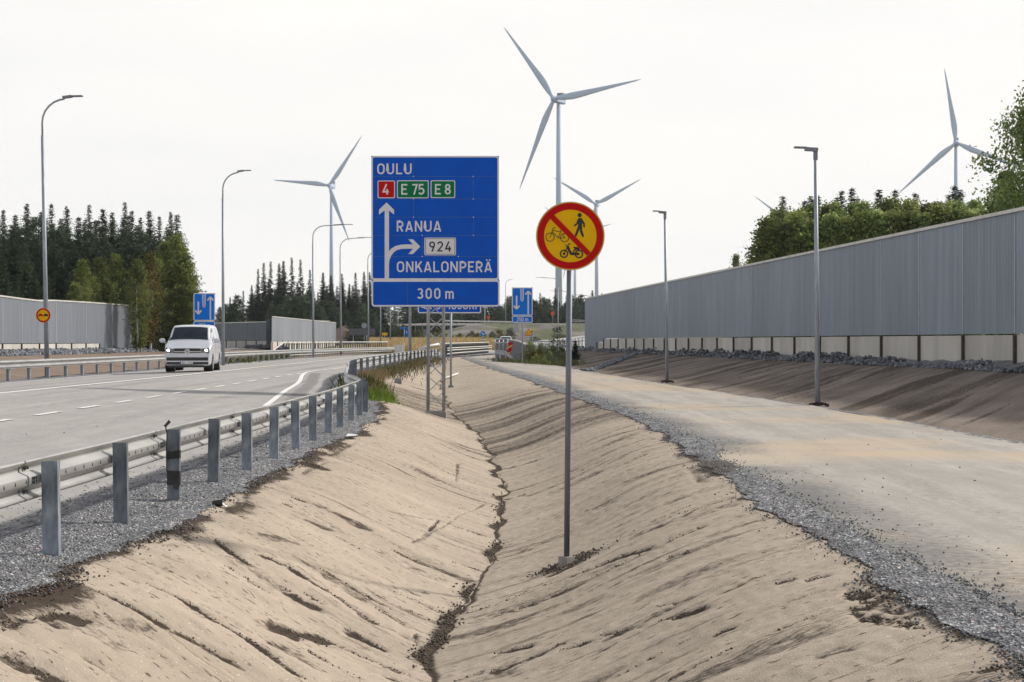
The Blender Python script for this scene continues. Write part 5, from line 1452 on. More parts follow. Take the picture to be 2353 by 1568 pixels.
def spruce(seed, mat, h=16.0, rad=.17, dens=1.0, sparse=0.0, leaf=1.0):
    g = np.random.default_rng(seed)
    t0 = bpy.data.objects.new('spruce_tree', None); COL.objects.link(t0)
    trunk(t0, h, .10, BARK)
    C = []; A = []; B = []; T = []
    z = h * .06
    while z < h * .99:
        f = 1 - z / h
        Lr = rad * h * (f ** .95) * 1.12 * g.uniform(.75, 1.15) + .14
        nb = max(6, int((8 + 7 * f) * dens))
        for b in range(nb):
            if g.random() < sparse * (.4 + f): continue
            az = g.uniform(0, 6.283); L = Lr * g.uniform(.55, 1.15)
            dr = np.array([math.cos(az), math.sin(az), 0]); sd = np.array([-dr[1], dr[0], 0])
            drop = g.uniform(.12, .55) if f > .12 else g.uniform(-.7, .2)
            n = max(2, int(L / .20)); s = (np.arange(n) + g.random(n) * .8) / n
            pos = dr * (s * L)[:, None] + np.array([0, 0, z])[None]; pos[:, 2] += -drop * L * s + .30 * L * s ** 2.2 * (f > .12)
            wd = (.34 - .16 * s) * leaf * (.42 + .75 * min(1, f * 1.6))
            for side in (-1, 0, 1):
                off = sd * side
                ax = unit(dr[None] * g.uniform(.5, 1.0, (n, 1)) + off[None] * .9 + np.array([0, 0, -.35])[None] * g.uniform(.2, 1.3, (n, 1)))
                bb = unit(np.cross(ax, np.array([0, 0, 1.0])[None] + g.normal(0, .5, (n, 3))))
                C.append(pos + ax * (wd * .5)[:, None] + g.normal(0, .04, (n, 3))); A.append(ax * wd[:, None] * .75); B.append(bb * wd[:, None] * .34)
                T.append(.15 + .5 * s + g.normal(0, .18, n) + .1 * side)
        z += g.uniform(.17, .30) * (h / 16) ** .5 * (.65 + .35 * min(1, f * 2))
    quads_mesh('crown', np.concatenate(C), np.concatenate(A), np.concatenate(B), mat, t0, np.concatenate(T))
    return t0
def broad(seed, mat, h=9.0, w=.30, lo=.12, nclump=230, leaf=.17, per=34, bark=BARKB, name='birch_tree', peak=.45, bend=.25, cl=.42):
    g = np.random.default_rng(seed)
    t0 = bpy.data.objects.new(name, None); COL.objects.link(t0)
    C = []; A = []; B = []; T = []; limbs = []
    lob = [(g.uniform(0, 6.28), g.uniform(.55, 1.0)) for _ in range(7)]
    def envelope(f, az):
        e = math.sin(math.pi * min(1, max(0, f)) ** (.75 + peak)) ** .8 if f < 1 else 0
        k = .78 + .28 * math.sin(az * 2 + lob[0][0] + f * 5) + .18 * math.sin(az * 5 + lob[1][0] - f * 9)
        return max(.06, e * k)
    for i in range(nclump):
        f = g.uniform(0, 1) ** .9; az = g.uniform(0, 6.283)
        r = envelope(f, az) * w * h * (g.uniform(.15, 1) ** .55)
        z = h * (lo + (1 - lo) * f)
        c = np.array([r * math.cos(az), r * math.sin(az), z + g.uniform(-.2, .2)])
        if i % 9 == 0: limbs.append(((0, 0, max(.3, z - r * .9)), tuple(c * np.array([.85, .85, 1])), .012 * h / 3 * (1 - .6 * f)))
        n = int(per * g.uniform(.5, 1.4)); cr_ = cl * g.uniform(.6, 1.35)
        p = g.normal(0, 1, (n, 3)) * np.array([cr_, cr_, cr_ * .75]) * .62
        ax = unit(g.normal(0, 1, (n, 3)) + np.array([0, 0, -.5])); bb = unit(np.cross(ax, g.normal(0, 1, (n, 3))))
        sz = leaf * g.uniform(.6, 1.35, n)
        C.append(c[None] + p); A.append(ax * sz[:, None] * .62); B.append(bb * sz[:, None] * .42)
        T.append(g.uniform(-.1, .95) + g.normal(0, .15, n))
    trunk(t0, h * .9, .012 * h + .02, bark, limbs, bend)
    quads_mesh('crown', np.concatenate(C), np.concatenate(A), np.concatenate(B), mat, t0, np.concatenate(T))
    return t0
def pine(seed, mat, h=10.0, w=.26, lo=.05, leaf=.34, dens=1.0, name='pine_tree'):
    g = np.random.default_rng(seed)
    t0 = bpy.data.objects.new(name, None); COL.objects.link(t0)
    C = []; A = []; B = []; T = []; limbs = []
    z = h * lo
    while z < h * .985:
        f = (z / h - lo) / (1 - lo)
        L0 = w * h * (1 - f) ** .62 * (.65 + .35 * min(1, f * 5))
        for b in range(max(3, int(6 * dens))):
            az = g.uniform(0, 6.283); L = L0 * g.uniform(.6, 1.15) + .1
            rise = g.uniform(.1, .55)
            dr = np.array([math.cos(az), math.sin(az), 0.0])
            if L > .5: limbs.append(((0, 0, z), tuple(dr * L * .8 + np.array([0, 0, z + rise * L * .7])), .018))
            n = max(2, int(L / .22)); s = .25 + .75 * (np.arange(n) + g.random(n)) / n
            base_ = dr[None] * (s * L)[:, None] + np.array([0, 0, z])[None]; base_[:, 2] += rise * L * s ** 1.4
            for k in range(7):
                ax = unit(dr[None] * .6 + g.normal(0, .75, (n, 3)) + np.array([0, 0, .45])[None]); bb = unit(np.cross(ax, g.normal(0, 1, (n, 3))))
                sz = leaf * g.uniform(.5, 1.1, n)
                C.append(base_ + g.normal(0, .09, (n, 3)) + ax * (sz * .4)[:, None]); A.append(ax * sz[:, None] * .6); B.append(bb * sz[:, None] * .11)
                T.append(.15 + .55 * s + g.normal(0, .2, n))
        z += g.uniform(.3, .55) * (h / 10) ** .5
    trunk(t0, h * .97, .011 * h + .02, BARK, limbs)
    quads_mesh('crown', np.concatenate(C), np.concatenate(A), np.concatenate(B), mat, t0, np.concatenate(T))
    return t0
PRO = {
 'spruce': [(spruce(101, SPR, 16, .22), 16), (spruce(102, SPR, 16, .185, 1.0, .12), 16), (spruce(103, SPR, 16, .25, 1.1, .05), 16)],
 'far': [(spruce(111, SPRF, 16, .17, .85, .25, 1.25), 16), (spruce(112, SPRF, 16, .15, .8, .38, 1.25), 16), (spruce(113, SPRF, 16, .23, 1.0, .05, 1.3), 16), (spruce(114, SPRF, 16, .19, .9, .15, 1.3), 16)],
 'pine': [(pine(121, PIN, 12, .24, .12), 12), (pine(122, PIN, 12, .30, .2), 12), (pine(123, PIN, 12, .20, .06), 12)],
 'young': [(pine(131, PIN, 7, .27, .02, .42, 1.2), 7), (pine(132, PIN, 7, .22, .02, .42, 1.2), 7)],
 'birch': [(broad(141, BIR, 10, .17, .08, 230, .16, 34, BARKB, 'birch_tree', .3, .25, .38), 10), (broad(142, BIR, 10, .20, .05, 230, .16, 34, BARKB, 'birch_tree', .25, .25, .38), 10), (broad(143, YEL, 10, .15, .15, 200, .16, 34, BARKB, 'birch_tree', .35, .25, .38), 10)],
 'aspen': [(broad(151, BIRR, 9, .20, .03, 230, .17, 34, BARKB, 'aspen_tree', .25, .25, .36), 9), (broad(152, BIRR, 9, .17, .02, 210, .17, 34, BARKB, 'aspen_tree', .2, .25, .34), 9), (broad(153, BIR, 9, .22, .02, 230, .17, 34, BARKB, 'aspen_tree', .3, .25, .36), 9)],
 'willow': [(broad(161, WIL, 6, .42, .02, 240, .15, 34, BARK, 'willow_tree', .3), 6)],
 'bigbirch': [(broad(171, BIRR, 13, .23, .16, 560, .15, 46, BARKB, 'birch_tree', .35, .3, .55), 13)],
 'bush': [(broad(181, WIL, 2, .62, .0, 110, .10, 26, BARK, 'bush', .2, .05, .2), 2), (broad(182, YEL, 2, .70, .0, 110, .10, 26, BARK, 'bush', .2, .05, .2), 2), (broad(183, BIR, 2, .6, .0, 110, .10, 26, BARK, 'bush', .2, .05, .2), 2)],
 'sapling': [(pine(191, PIN, 2.6, .30, .12, .26, .8, 'young_pine'), 2.6), (spruce(192, SPR, 2.0, .26, .9, 0, .55), 2.0)],
}
USED = set()
def plant(kind, i, x, y, h, label, cat, group=None, zb=None, wid=1.0):
    lst = PRO[kind]; pr, ph = lst[i % len(lst)]
    key = (kind, i % len(lst))
    if key in USED: o = copy_tree(pr)
    else: o = pr; USED.add(key)
    for k_ in ('group',):
        if k_ in o: del o[k_]
    o.location = (x, y, (H(x, y) if zb is None else zb) - .05)
    s = h / ph; o.scale = (s * wid, s * wid, s); o.rotation_euler = (0, 0, random.uniform(0, 6.28))
    tag(o, label, cat, group)
    return o
def by_px(kind, i, u, vt, d, label, cat, group=None, zb=None, wid=1.0):
    x = (u - CU) / F * d; z0 = H(x, d) if zb is None else zb
    return plant(kind, i, x, d, CAMZ - (vt - CV) / F * d - z0, label, cat, group, zb, wid)
gL = 'trees of the dark stand behind the left noise wall'
for i, (u, v, d) in enumerate([(-15, 470, 150), (8, 476, 158), (62, 464, 150), (95, 482, 162), (118, 462, 152), (153, 470, 150), (205, 466, 166), (236, 474, 160), (258, 484, 154), (287, 460, 150), (303, 478, 156), (323, 496, 160), (343, 480, 150), (366, 491, 152), (392, 483, 148), (407, 489, 147), (420, 560, 150), (30, 520, 140), (135, 530, 140), (180, 520, 142), (60, 560, 134), (100, 600, 130), (10, 590, 130), (160, 610, 132), (40, 640, 126), (120, 650, 126), (80, 620, 128), (190, 590, 136), (240, 560, 142), (275, 540, 142), (150, 560, 138), (-30, 540, 138)]):
    d = max(d, 153 + i % 7) if u > 110 else d
    by_px('spruce', i, u, v + 2, d, 'dark pointed spruce in the stand behind the left noise wall', 'tree', gL, .7, random.uniform(.85, 1.4))
for i, (u, v, d) in enumerate([(25, 508, 148), (150, 512, 148), (185, 525, 148), (285, 520, 148), (345, 530, 148), (380, 540, 147), (60, 560, 146), (110, 575, 146), (165, 590, 146), (15, 600, 146), (88, 492, 140), (222, 505, 140), (205, 530, 136), (318, 522, 142), (250, 575, 134), (362, 545, 145), (45, 515, 145), (120, 560, 132)]):
    d = max(d, 149)
    by_px('pine', i, u, v, d, 'blue-green rounded pine in the stand behind the left noise wall', 'tree', gL, .7, 1.15)
for i in range(22):
    u = -20 + i * 20 + random.uniform(-6, 6)
    by_px('spruce', i, u, float(np.interp(u, [0, 120, 300, 420], [495, 482, 488, 525])) + random.uniform(0, 34), 172 + random.uniform(0, 14), 'dark pointed spruce in the stand behind the left noise wall', 'tree', gL, .7, random.uniform(1.1, 1.6))
for i, (k, j, u, v, d) in enumerate([('birch', 0, 215, 640, 128), ('aspen', 1, 262, 655, 128), ('aspen', 0, 292, 640, 128), ('birch', 0, 318, 600, 130), ('birch', 1, 360, 600, 140), ('birch', 0, 392, 610, 143), ('aspen', 1, 415, 640, 142), ('birch', 0, 190, 602, 128), ('birch', 1, 228, 598, 127), ('birch', 2, 345, 588, 136), ('birch', 1, 268, 590, 132), ('birch', 0, 300, 592, 134), ('birch', 1, 405, 545, 142), ('birch', 0, 425, 585, 141), ('birch', 0, 380, 560, 143), ('birch', 1, 440, 640, 141), ('aspen', 2, 175, 655, 125), ('aspen', 0, 240, 645, 126), ('birch', 2, 325, 640, 132)]):
    d = max(d, 37 * 3600 / (1176.5 - u)) if u < 316 else d
    by_px(k, j, u, v, d, {'birch': 'leafy birch at the edge of the dark left stand', 'aspen': 'low bright leafy tree just above the left noise wall'}[k] if j != 2 or k == 'aspen' else 'yellowing birch at the edge of the dark left stand', 'tree', 'leafy trees edging the left stand', .4)
for i, (u, v, d) in enumerate([(335, 645, 141), (365, 690, 141), (395, 700, 142), (425, 690, 142), (350, 740, 140), (400, 760, 140), (440, 730, 143), (322, 720, 142)]):
    by_px('willow' if i % 2 == 0 else 'aspen', i, u, v, d, ('grey-green willow' if i % 2 == 0 else 'leafy aspen') + ' between the left noise wall and the van', 'tree', 'low leafy trees behind the van', .1)
gM = 'far spruces above the middle noise walls'
def z2(a, b): return ((900 + a / 3.1357) / 1.7408, (950 + b / 3.1357) / 1.7408)
for i, (a, b) in enumerate([(65, 735), (230, 660), (335, 585), (415, 385), (487, 300), (573, 290), (680, 310), (733, 285), (837, 240), (947, 265), (1065, 390), (1230, 430), (1330, 465), (1465, 445), (1560, 575), (1638, 425), (1745, 415), (1815, 420)]):
    u, v = z2(a, b); by_px('far', [3, 1, 3, 1, 0, 1, 3, 2, 1, 1, 0, 2, 2, 2, 2, 0, 3, 3][i], u, v, 285 + (i * 37) % 22, 'far dark spruce above the middle noise walls', 'tree', gM, .3, .85)
for i in range(26):
    u, v = z2(430 + i * 62 + random.uniform(-20, 20), 600 + random.uniform(-60, 90)); by_px('far', i, u, v, 305 + random.uniform(0, 25), 'far dark spruce above the middle noise walls', 'tree', gM, .3)
for i, (a, b) in enumerate([(150, 740), (20, 830), (110, 830), (600, 830), (780, 745), (925, 740), (1040, 690), (1120, 860), (1265, 800), (1330, 795), (1400, 900), (1510, 900), (1620, 930), (1720, 830), (1800, 880), (1860, 940), (690, 850), (850, 850), (1200, 880)]):
    u, v = z2(a, b); by_px('young', i, u, v, 262 + (i * 13) % 12, 'mid-green young pine in front of the far spruces', 'tree', 'young pines in front of the far spruces', .3, 1.1)
for i in range(8):
    by_px('young', i, 862 + i * 14 + random.uniform(-5, 5), 735 + i * 3 + random.uniform(-6, 12), 258, 'mid-green young pine under the big sign', 'tree', 'young pines under the big sign', .2, 1.1)
gR = 'leafy trees behind the long noise wall'
def z4(a, b): return ((3000 + a / 1.7418) / 1.7408, (700 + b / 1.7418) / 1.7408)
for i, (a, b) in enumerate([(228, 140), (380, 165), (425, 140), (472, 135), (640, 95), (605, 150), (712, 82), (750, 150), (900, 95), (1013, 95), (1152, 112), (1270, 190), (1330, 175), (1425, 60), (1465, 95), (1385, 130)]):
    u, v = z4(a, b); by_px('spruce', i, u, v, 142 + (i * 7) % 12, 'dark spruce tip rising over the leafy trees behind the long noise wall', 'tree', 'spruce tips behind the long noise wall', .8, 1.45)
for i in range(46):
    a = 118 + i * 34 + random.uniform(-26, 26); top = (np.interp(a, [60, 120, 200, 300, 450, 650, 900, 1000, 1200, 1450, 1620], [440, 300, 250, 215, 200, 200, 160, 200, 200, 190, 180]) + random.choice((14, 26, 45, 62, 90, 125, 150)) + random.uniform(-10, 10)) * 1.0
    u, v = z4(a, top); by_px('aspen' if i % 4 else 'birch', i, u, v, 112 + random.uniform(0, 26), 'leafy green tree behind the long noise wall', 'tree', gR, .8)
for i in range(14):
    a = 120 + i * 110 + random.uniform(-20, 20); u, v = z4(a, 330 + random.uniform(-30, 40) - .05 * a); by_px('aspen' if i % 3 else 'birch', i, u, v, 112, 'leafy green tree behind the long noise wall', 'tree', gR, .8, 1.2)
by_px('aspen', 1, 1692, 590, 175, 'small pale leafy tree over the long wall, left of the other trees', 'tree', None, .8, .7); by_px('aspen', 2, 1722, 602, 178, 'tiny leafy tree top over the long wall beside the small pale one', 'tree', None, .8, .6)
by_px('bigbirch', 0, 2392, 200, 66, 'tall birch at the right edge, nearest tree, rising above the long noise wall', 'tree', None, 1.0, .92)
by_px('birch', 0, 2310, 400, 74, 'leafy birch just left of the tall birch at the right edge', 'tree', None, 1.0, .95)
gF = 'far forest behind the embankment'
for i in range(74):
    u = 1150 + i * 5.2 + random.uniform(-5, 5) if i < 44 else 500 + (i - 44) * 14 + random.uniform(-6, 6)
    v = (684 + random.uniform(-6, 26) if i < 44 else 690 + random.uniform(-14, 24))
    by_px('far' if i % 2 else 'young', i, u, v, 405 + random.uniform(0, 50), 'far hazy tree of the forest behind the embankment', 'tree', gF, 1.0, 1.15)
for i in range(40):
    by_px('young', i, 925 + i * 11.2 + random.uniform(-5, 5), 690 + random.uniform(0, 24), 388 + random.uniform(0, 12), 'far hazy tree of the forest behind the embankment', 'tree', gF, 2.0, 1.5)
for i, (u, v) in enumerate([(1276, 660), (1241, 672), (1361, 666), (1383, 672), (1417, 678), (1437, 668), (1464, 664), (1494, 668), (1302, 676)]):
    by_px('far', i, u, v, 400, 'far spruce tip standing above the forest behind the embankment', 'tree', 'spruce tips of the far forest', 1.0)
for i in range(26):
    u = 950 + i * 15 + random.uniform(-6, 6); d = random.uniform(256, 276); x = (u - CU) / F * d
    plant('bush', i, x, d, random.uniform(1.0, 2.2), 'low shrub at the foot of the far embankment', 'bush', 'shrubs at the foot of the embankment', embz(x, d), 1.1)
# growth by the path
by_px('sapling', 0, 1281, 748, 112, 'young pine beside the round sign pole, right of the path', 'tree', None, None, 1.0)
by_px('sapling', 0, 1258, 788, 104, 'smallest thin pine left of the round sign pole', 'tree', None, None, .8)
by_px('sapling', 1, 1322, 782, 108, 'small dark spruce at the end of the long noise wall', 'tree', None, None, 1.1)
for i, (u, v, d) in enumerate([(1222, 808, 110), (1240, 814, 108), (1262, 820, 105), (1283, 818, 104), (1300, 826, 102), (1232, 826, 105), (1275, 832, 101), (1296, 834, 100), (1218, 800, 116), (1244, 804, 116), (1270, 806, 115), (1290, 812, 114), (1306, 814, 112), (1226, 818, 106), (1250, 832, 102), (1312, 832, 103), (1212, 822, 108)]):
    by_px('bush', i, u, v - 12, d, 'yellow-green bush right of the side path, below the young pine', 'bush', 'bushes right of the side path', None, 1.0)
# ---- grass
def blades(name, spots, n, hmin, hmax, wd, mat, label, cat, seed, spread=1.0, lean=.35, scatter=None):
    g = np.random.default_rng(seed); C = []; A = []; B = []; T = []
    P_ = []
    for k in range(n):
        s = spots[g.integers(len(spots))]
        x = s[0] + g.normal(0, s[2]); y = s[1] + g.normal(0, s[3])
        P_.append((x, y, H(x, y), s[4] if len(s) > 4 else 1.0))
    P_ = np.array(P_); h_ = g.uniform(hmin, hmax, n) * P_[:, 3]
    ax = unit(np.stack([g.normal(0, lean, n), g.normal(0, lean, n), np.ones(n)], -1)) * (h_ / 2)[:, None]
    az = g.uniform(0, 6.28, n); bb = np.stack([np.cos(az), np.sin(az), 0 * az], -1) * wd * g.uniform(.6, 1.4, (n, 1))
    o = quads_mesh(name, P_[:, :3] + ax - np.array([0, 0, .02]), ax, bb, mat, None, g.uniform(0, 1, n))
    return tag(o, label, cat, None, 'stuff')
GRG = leaf_mat('green_grass', (.10, .18, .022), (.22, .29, .05), .4)
GRD = leaf_mat('dry_grass', (.20, .155, .075), (.33, .25, .13), .25)
WEED = leaf_mat('dark_weeds', (.045, .06, .018), (.10, .105, .035), .2)
sp = []
for y in np.arange(43.5, 56, .6):
    xg = float(kx(9, y)); sp.append((xg + .05 + .015 * (y - 43), y, .24, .5, .55 + .5 * (44.5 < y < 54)))
for y in np.arange(44, 52, .6): sp.append((float(kx(9, y)) + .4, y, .15, .5, .35))
blades('green_grass', sp, 5200, .10, .36, .016, GRG, 'bright green grass between guardrail and ditch behind the last near posts', 'grass', 301)
blades('dry_grass', [(float(kx(9, y)) + .12, y, .2, .6, 1.0) for y in np.arange(46, 66, .8)], 1800, .18, .55, .011, GRD, 'dry brown grass at the feet of the guardrail posts', 'grass', 302)
blades('weeds', [(-4.55, 48, .25, .7, 1), (-4.4, 47, .2, .5, .8), (-4.9, 50, .3, 1, .9)], 700, .25, .72, .028, WEED, 'dark green weeds among the green grass by the guardrail', 'weeds', 303, 1, .45)
sp = [(float(kx(9, y)) + .1, y, .5, 1.0, 1.0) for y in np.arange(66, 128, 1.2)]
blades('brown_weeds', sp, 2600, .10, .38, .018, WEED, 'brown and green weeds along the far guardrail, left of the mast', 'weeds', 304)
blades('brown_grass', sp, 1800, .12, .42, .014, GRD, 'dry grass mixed with weeds along the far guardrail', 'grass', 305)
sp = [(random.uniform(-24, -2), random.uniform(186, 252), 1.6, 2.0, 1.0) for _ in range(160)]
def fieldgrass():
    g = np.random.default_rng(306); n = 34000
    y = g.uniform(196, 254, n); x = (g.uniform(850, 1140, n) - CU) / F * y; ok_ = x < -20 + np.interp(y, DG, OFF); x, y = x[ok_], y[ok_]; n = len(x)
    z = .05 + field_rise(x, y); h_ = g.uniform(.5, 1.35, n)
    ax = unit(np.stack([g.normal(0, .25, n), g.normal(0, .25, n), np.ones(n)], -1)) * (h_ / 2)[:, None]
    az = g.uniform(0, 6.28, n); bb = np.stack([np.cos(az), np.sin(az), 0 * az], -1) * .06 * g.uniform(.6, 1.6, (n, 1))
    o = quads_mesh('field_grass', np.stack([x, y, z], -1) + ax, ax, bb, GRF, None, g.uniform(0, 1, n))
    tag(o, 'field of tall dry yellow grass before the embankment', 'grass', None, 'stuff')
GRF = leaf_mat('field_dry_grass', (.26, .20, .095), (.46, .35, .185), .25)
fieldgrass()
blades('roadside_weeds', [((u - CU) / F * y, y, 1.0, 2, .7) for y in range(100, 180, 3) for u in ((505 + (y - 100) * 2.2),)], 3000, .2, .7, .04, WEED, 'low weeds behind the far guardrail beyond the van', 'weeds', 307)
blades('path_weeds', [((u - CU) / F * y, y, .35, .6, .8) for u, y in ((1200, 107), (1225, 103), (1250, 100), (1275, 98), (1300, 96), (1315, 96), (1170, 110), (1150, 113))], 1600, .15, .6, .02, WEED, 'weeds along the right edge of the side path below the bushes', 'weeds', 308)
# ------------------------------------------------------------------ loose stones, clods
def lumps(name, P_, S_, mats, label, cat, seed, flat=.7, mi=None, ico=True):
    g = np.random.default_rng(seed); n = len(P_)
    if ico:
        f = (1 + 5 ** .5) / 2
        bv = np.array([(-1, f, 0), (1, f, 0), (-1, -f, 0), (1, -f, 0), (0, -1, f), (0, 1, f), (0, -1, -f), (0, 1, -f), (f, 0, -1), (f, 0, 1), (-f, 0, -1), (-f, 0, 1)]) / 1.9
        bf = np.array([(0, 11, 5), (0, 5, 1), (0, 1, 7), (0, 7, 10), (0, 10, 11), (1, 5, 9), (5, 11, 4), (11, 10, 2), (10, 7, 6), (7, 1, 8), (3, 9, 4), (3, 4, 2), (3, 2, 6), (3, 6, 8), (3, 8, 9), (4, 9, 5), (2, 4, 11), (6, 2, 10), (8, 6, 7), (9, 8, 1)])
    else:
        bv = np.array([(1, 0, 0), (0, 1, 0), (-1, 0, 0), (0, -1, 0), (0, 0, 1), (0, 0, -1)], float)
        bf = np.array([(0, 1, 4), (1, 2, 4), (2, 3, 4), (3, 0, 4), (1, 0, 5), (2, 1, 5), (3, 2, 5), (0, 3, 5)])
    k = len(bv)
    Vv = bv[None] * g.uniform(.6, 1.3, (n, k, 1)) * g.uniform(.7, 1.3, (n, 1, 3))
    a = g.uniform(0, 6.28, n); c, s = np.cos(a), np.sin(a)
    X = Vv[..., 0] * c[:, None] - Vv[..., 1] * s[:, None]; Y = Vv[..., 0] * s[:, None] + Vv[..., 1] * c[:, None]
    Vv = np.stack([X, Y, Vv[..., 2] * flat], -1) * S_[:, None, None] + P_[:, None, :]
    Fv = (bf[None] + (np.arange(n) * k)[:, None, None]).reshape(-1, 3)
    me = bpy.data.meshes.new(name)
    me.vertices.add(n * k); me.vertices.foreach_set('co', Vv.reshape(-1).astype(np.float32))
    me.loops.add(Fv.size); me.loops.foreach_set('vertex_index', Fv.ravel().astype(np.int32))
    me.polygons.add(len(Fv)); me.polygons.foreach_set('loop_start', (np.arange(len(Fv)) * 3).astype(np.int32))
    t_ = me.attributes.new('tint', 'FLOAT', 'POINT'); t_.data.foreach_set('value', np.repeat(g.uniform(0, 1, n), k).astype(np.float32))
    me.materials.append(mats); me.update(calc_edges=True)
    o = bpy.data.objects.new(name, me); COL.objects.link(o)
    return tag(o, label, cat, None, 'stuff')
def stone_mat(name, c0, c1, hi=None):
    m, t, b = nmat(name); b.inputs['Roughness'].default_value = .85
    c = mixc(t, attr(t, 'tint'), c0, c1)
    if hi: c = mixc(t, ramp(t, attr(t, 'tint'), .88, .92), c, hi)
    c = mixc(t, ramp(t, noise(t, 25, 4), .35, .7, (0, 0, 0), (.5, .5, .5)), c, tuple(x * .6 for x in c0))
    t.links.new(c, b.inputs['Base Color']); return m
ST = stone_mat('crushed_stone', (.075, .082, .098), (.28, .29, .31), (.58, .58, .57))
STD = stone_mat('dark_stone', (.05, .055, .065), (.14, .15, .165))
CLOD = stone_mat('soil_clod', (.045, .034, .026), (.12, .092, .07))
g = np.random.default_rng(401)
def scatter(ka, kb, n, d0, d1, pw=1.0):
    u = g.uniform(0, 1, n); d = 1 / (1 / d0 + (1 / d1 - 1 / d0) * u); s = g.uniform(0, 1, n)
    xa, xb = kx(ka, d), kx(kb, d); x = xa + (xb - xa) * s
    z = kz(ka, d) + (kz(kb, d) - kz(ka, d)) * shape(ka, s)
    return np.stack([x, d, z], -1), s
P1, s = scatter(8, 9, 17000, 7.5, 60); P1[:, 2] += disp_gravel(P1[:, 0], P1[:, 1], s)
P2, s2 = scatter(11, 12, 13000, 6.5, 60); P2[:, 2] += disp_gravel(P2[:, 0], P2[:, 1], s2)
lumps('gravel', P1, g.uniform(.006, .017, len(P1)) * (1 + P1[:, 1] / 60), ST, 'loose blue-grey gravel on the road shoulder around the guardrail posts', 'gravel', 402, .75, None, False)
lumps('gravel', P2, g.uniform(.005, .014, len(P2)) * (1 + P2[:, 1] / 60), ST, 'loose blue-grey gravel along the left edge of the side path', 'gravel', 403, .75, None, False)
def spill(k, sgn_, n, seed_, sc_):
    q = np.random.default_rng(seed_); d = 1 / (1 / 7.0 + (1 / 50 - 1 / 7.0) * q.uniform(0, 1, n))
    x = kx(k, d) + sgn_ * q.exponential(sc_, n)
    return np.array([(a_, b_, H(a_, b_) + .008) for a_, b_ in zip(x, d)])
P6 = np.concatenate([spill(12, 1, 1500, 421, .08), spill(11, -1, 1100, 422, .05), spill(9, 1, 1300, 423, .06), spill(8, -1, 1500, 424, .14)])
lumps('spilled_gravel', P6, g.uniform(.004, .012, len(P6)) * (1 + P6[:, 1] / 60), ST, 'loose gravel spilled over the edges of path, road and ditch', 'gravel', 425, .75, None, False)
P3, s = scatter(12, 13, 330, 7, 60); P3b, s = scatter(8, 7, 150, 9, 40); P3b = P3b[P3b[:, 0] > -7.5]
xx = kx(12, P3[:, 1]); P3[:250, 0] = xx[:250] + g.exponential(.35, 250)
P4 = np.concatenate([P3, P3b]); P4b = P3b.copy(); P4b[:, 0] = kx(8, P4b[:, 1]) - g.exponential(.5, len(P4b)); P4 = np.concatenate([P4, P4b])
P4[:, 2] = [H(x, y) + .012 for x, y in P4[:, :2]]
lumps('loose_stones', P4, g.uniform(.003, .010, len(P4)) * (1 + P4[:, 1] / 80), STD, 'single dark stones strewn over the path and the road edge', 'stones', 404)
def clods():
    pts = []; sz = []
    n = 1900; u = g.uniform(0, 1, n); d = 1 / (1 / 7.0 + (1 / 55 - 1 / 7.0) * u)
    keep = sst(fbm(d * 1.1, d * 0 + 4, 46, 3), .38, .62) > g.uniform(0, 1, n); d = d[keep]
    x = kx(10, d) + g.normal(-.04, .055, len(d)); pts.append(np.stack([x, d, kz(10, d) + .02 + np.abs(x - kx(10, d)) * .25], -1)); sz.append(g.uniform(.004, .016, len(d)))
    n = 3000; u = g.uniform(0, 1, n); d = 1 / (1 / 8.0 + (1 / 50 - 1 / 8.0) * u)
    keep = sst(fbm(d * .9, d * 0 + 2, 47, 3), .45, .68) > g.uniform(0, 1, n); d = d[keep]
    x = kx(9, d) + np.abs(g.normal(0, .10, len(d))) - .05; pts.append(np.stack([x, d, kz(9, d) - np.clip(x - kx(9, d), 0, 1) * .16 + .012], -1)); sz.append(g.uniform(.004, .014, len(d)))
    n = 1000; u = g.uniform(0, 1, n); d = 1 / (1 / 7.0 + (1 / 50 - 1 / 7.0) * u)
    keep = sst(fbm(d * .9, d * 0 + 2, 48, 3), .5, .7) > g.uniform(0, 1, n); d = d[keep]
    x = kx(11, d) - np.abs(g.normal(0, .08, len(d))) + .03; pts.append(np.stack([x, d, kz(11, d) - np.clip(kx(11, d) - x, 0, 1) * .2 + .01], -1)); sz.append(g.uniform(.003, .012, len(d)))
    for a, b, wd, st in GOUGE:
        if st < .7: continue
        m_ = int(10 + 30 * (b - a).length * wd / .05); t = g.uniform(0, 1, m_)
        x = a.x + (b.x - a.x) * t + g.normal(0, wd * .35, m_); y = a.y + (b.y - a.y) * t + g.normal(0, wd * .6, m_)
        pts.append(np.array([(q, r_, H(q, r_) + .0) for q, r_ in zip(x, y)])); sz.append(g.uniform(.003, .009, m_))
    for q in (0,):
        m_ = 420; an = g.uniform(0, 6.28, m_); rr_ = .10 + np.abs(g.normal(0, .09, m_)); x = b0.x + rr_ * np.cos(an) * 1.2; y = b0.y + rr_ * np.sin(an) * 1.0 - .03
        pts.append(np.array([(a_, c_, H(a_, c_) + .015) for a_, c_ in zip(x, y)])); sz.append(g.uniform(.005, .015, m_))
    return np.concatenate(pts), np.concatenate(sz)
Pc, Sc = clods()
lumps('soil_clods', Pc, Sc, CLOD, 'dark crumbs of moist soil along the ditch bottom and gravel edges', 'soil', 405, .8)
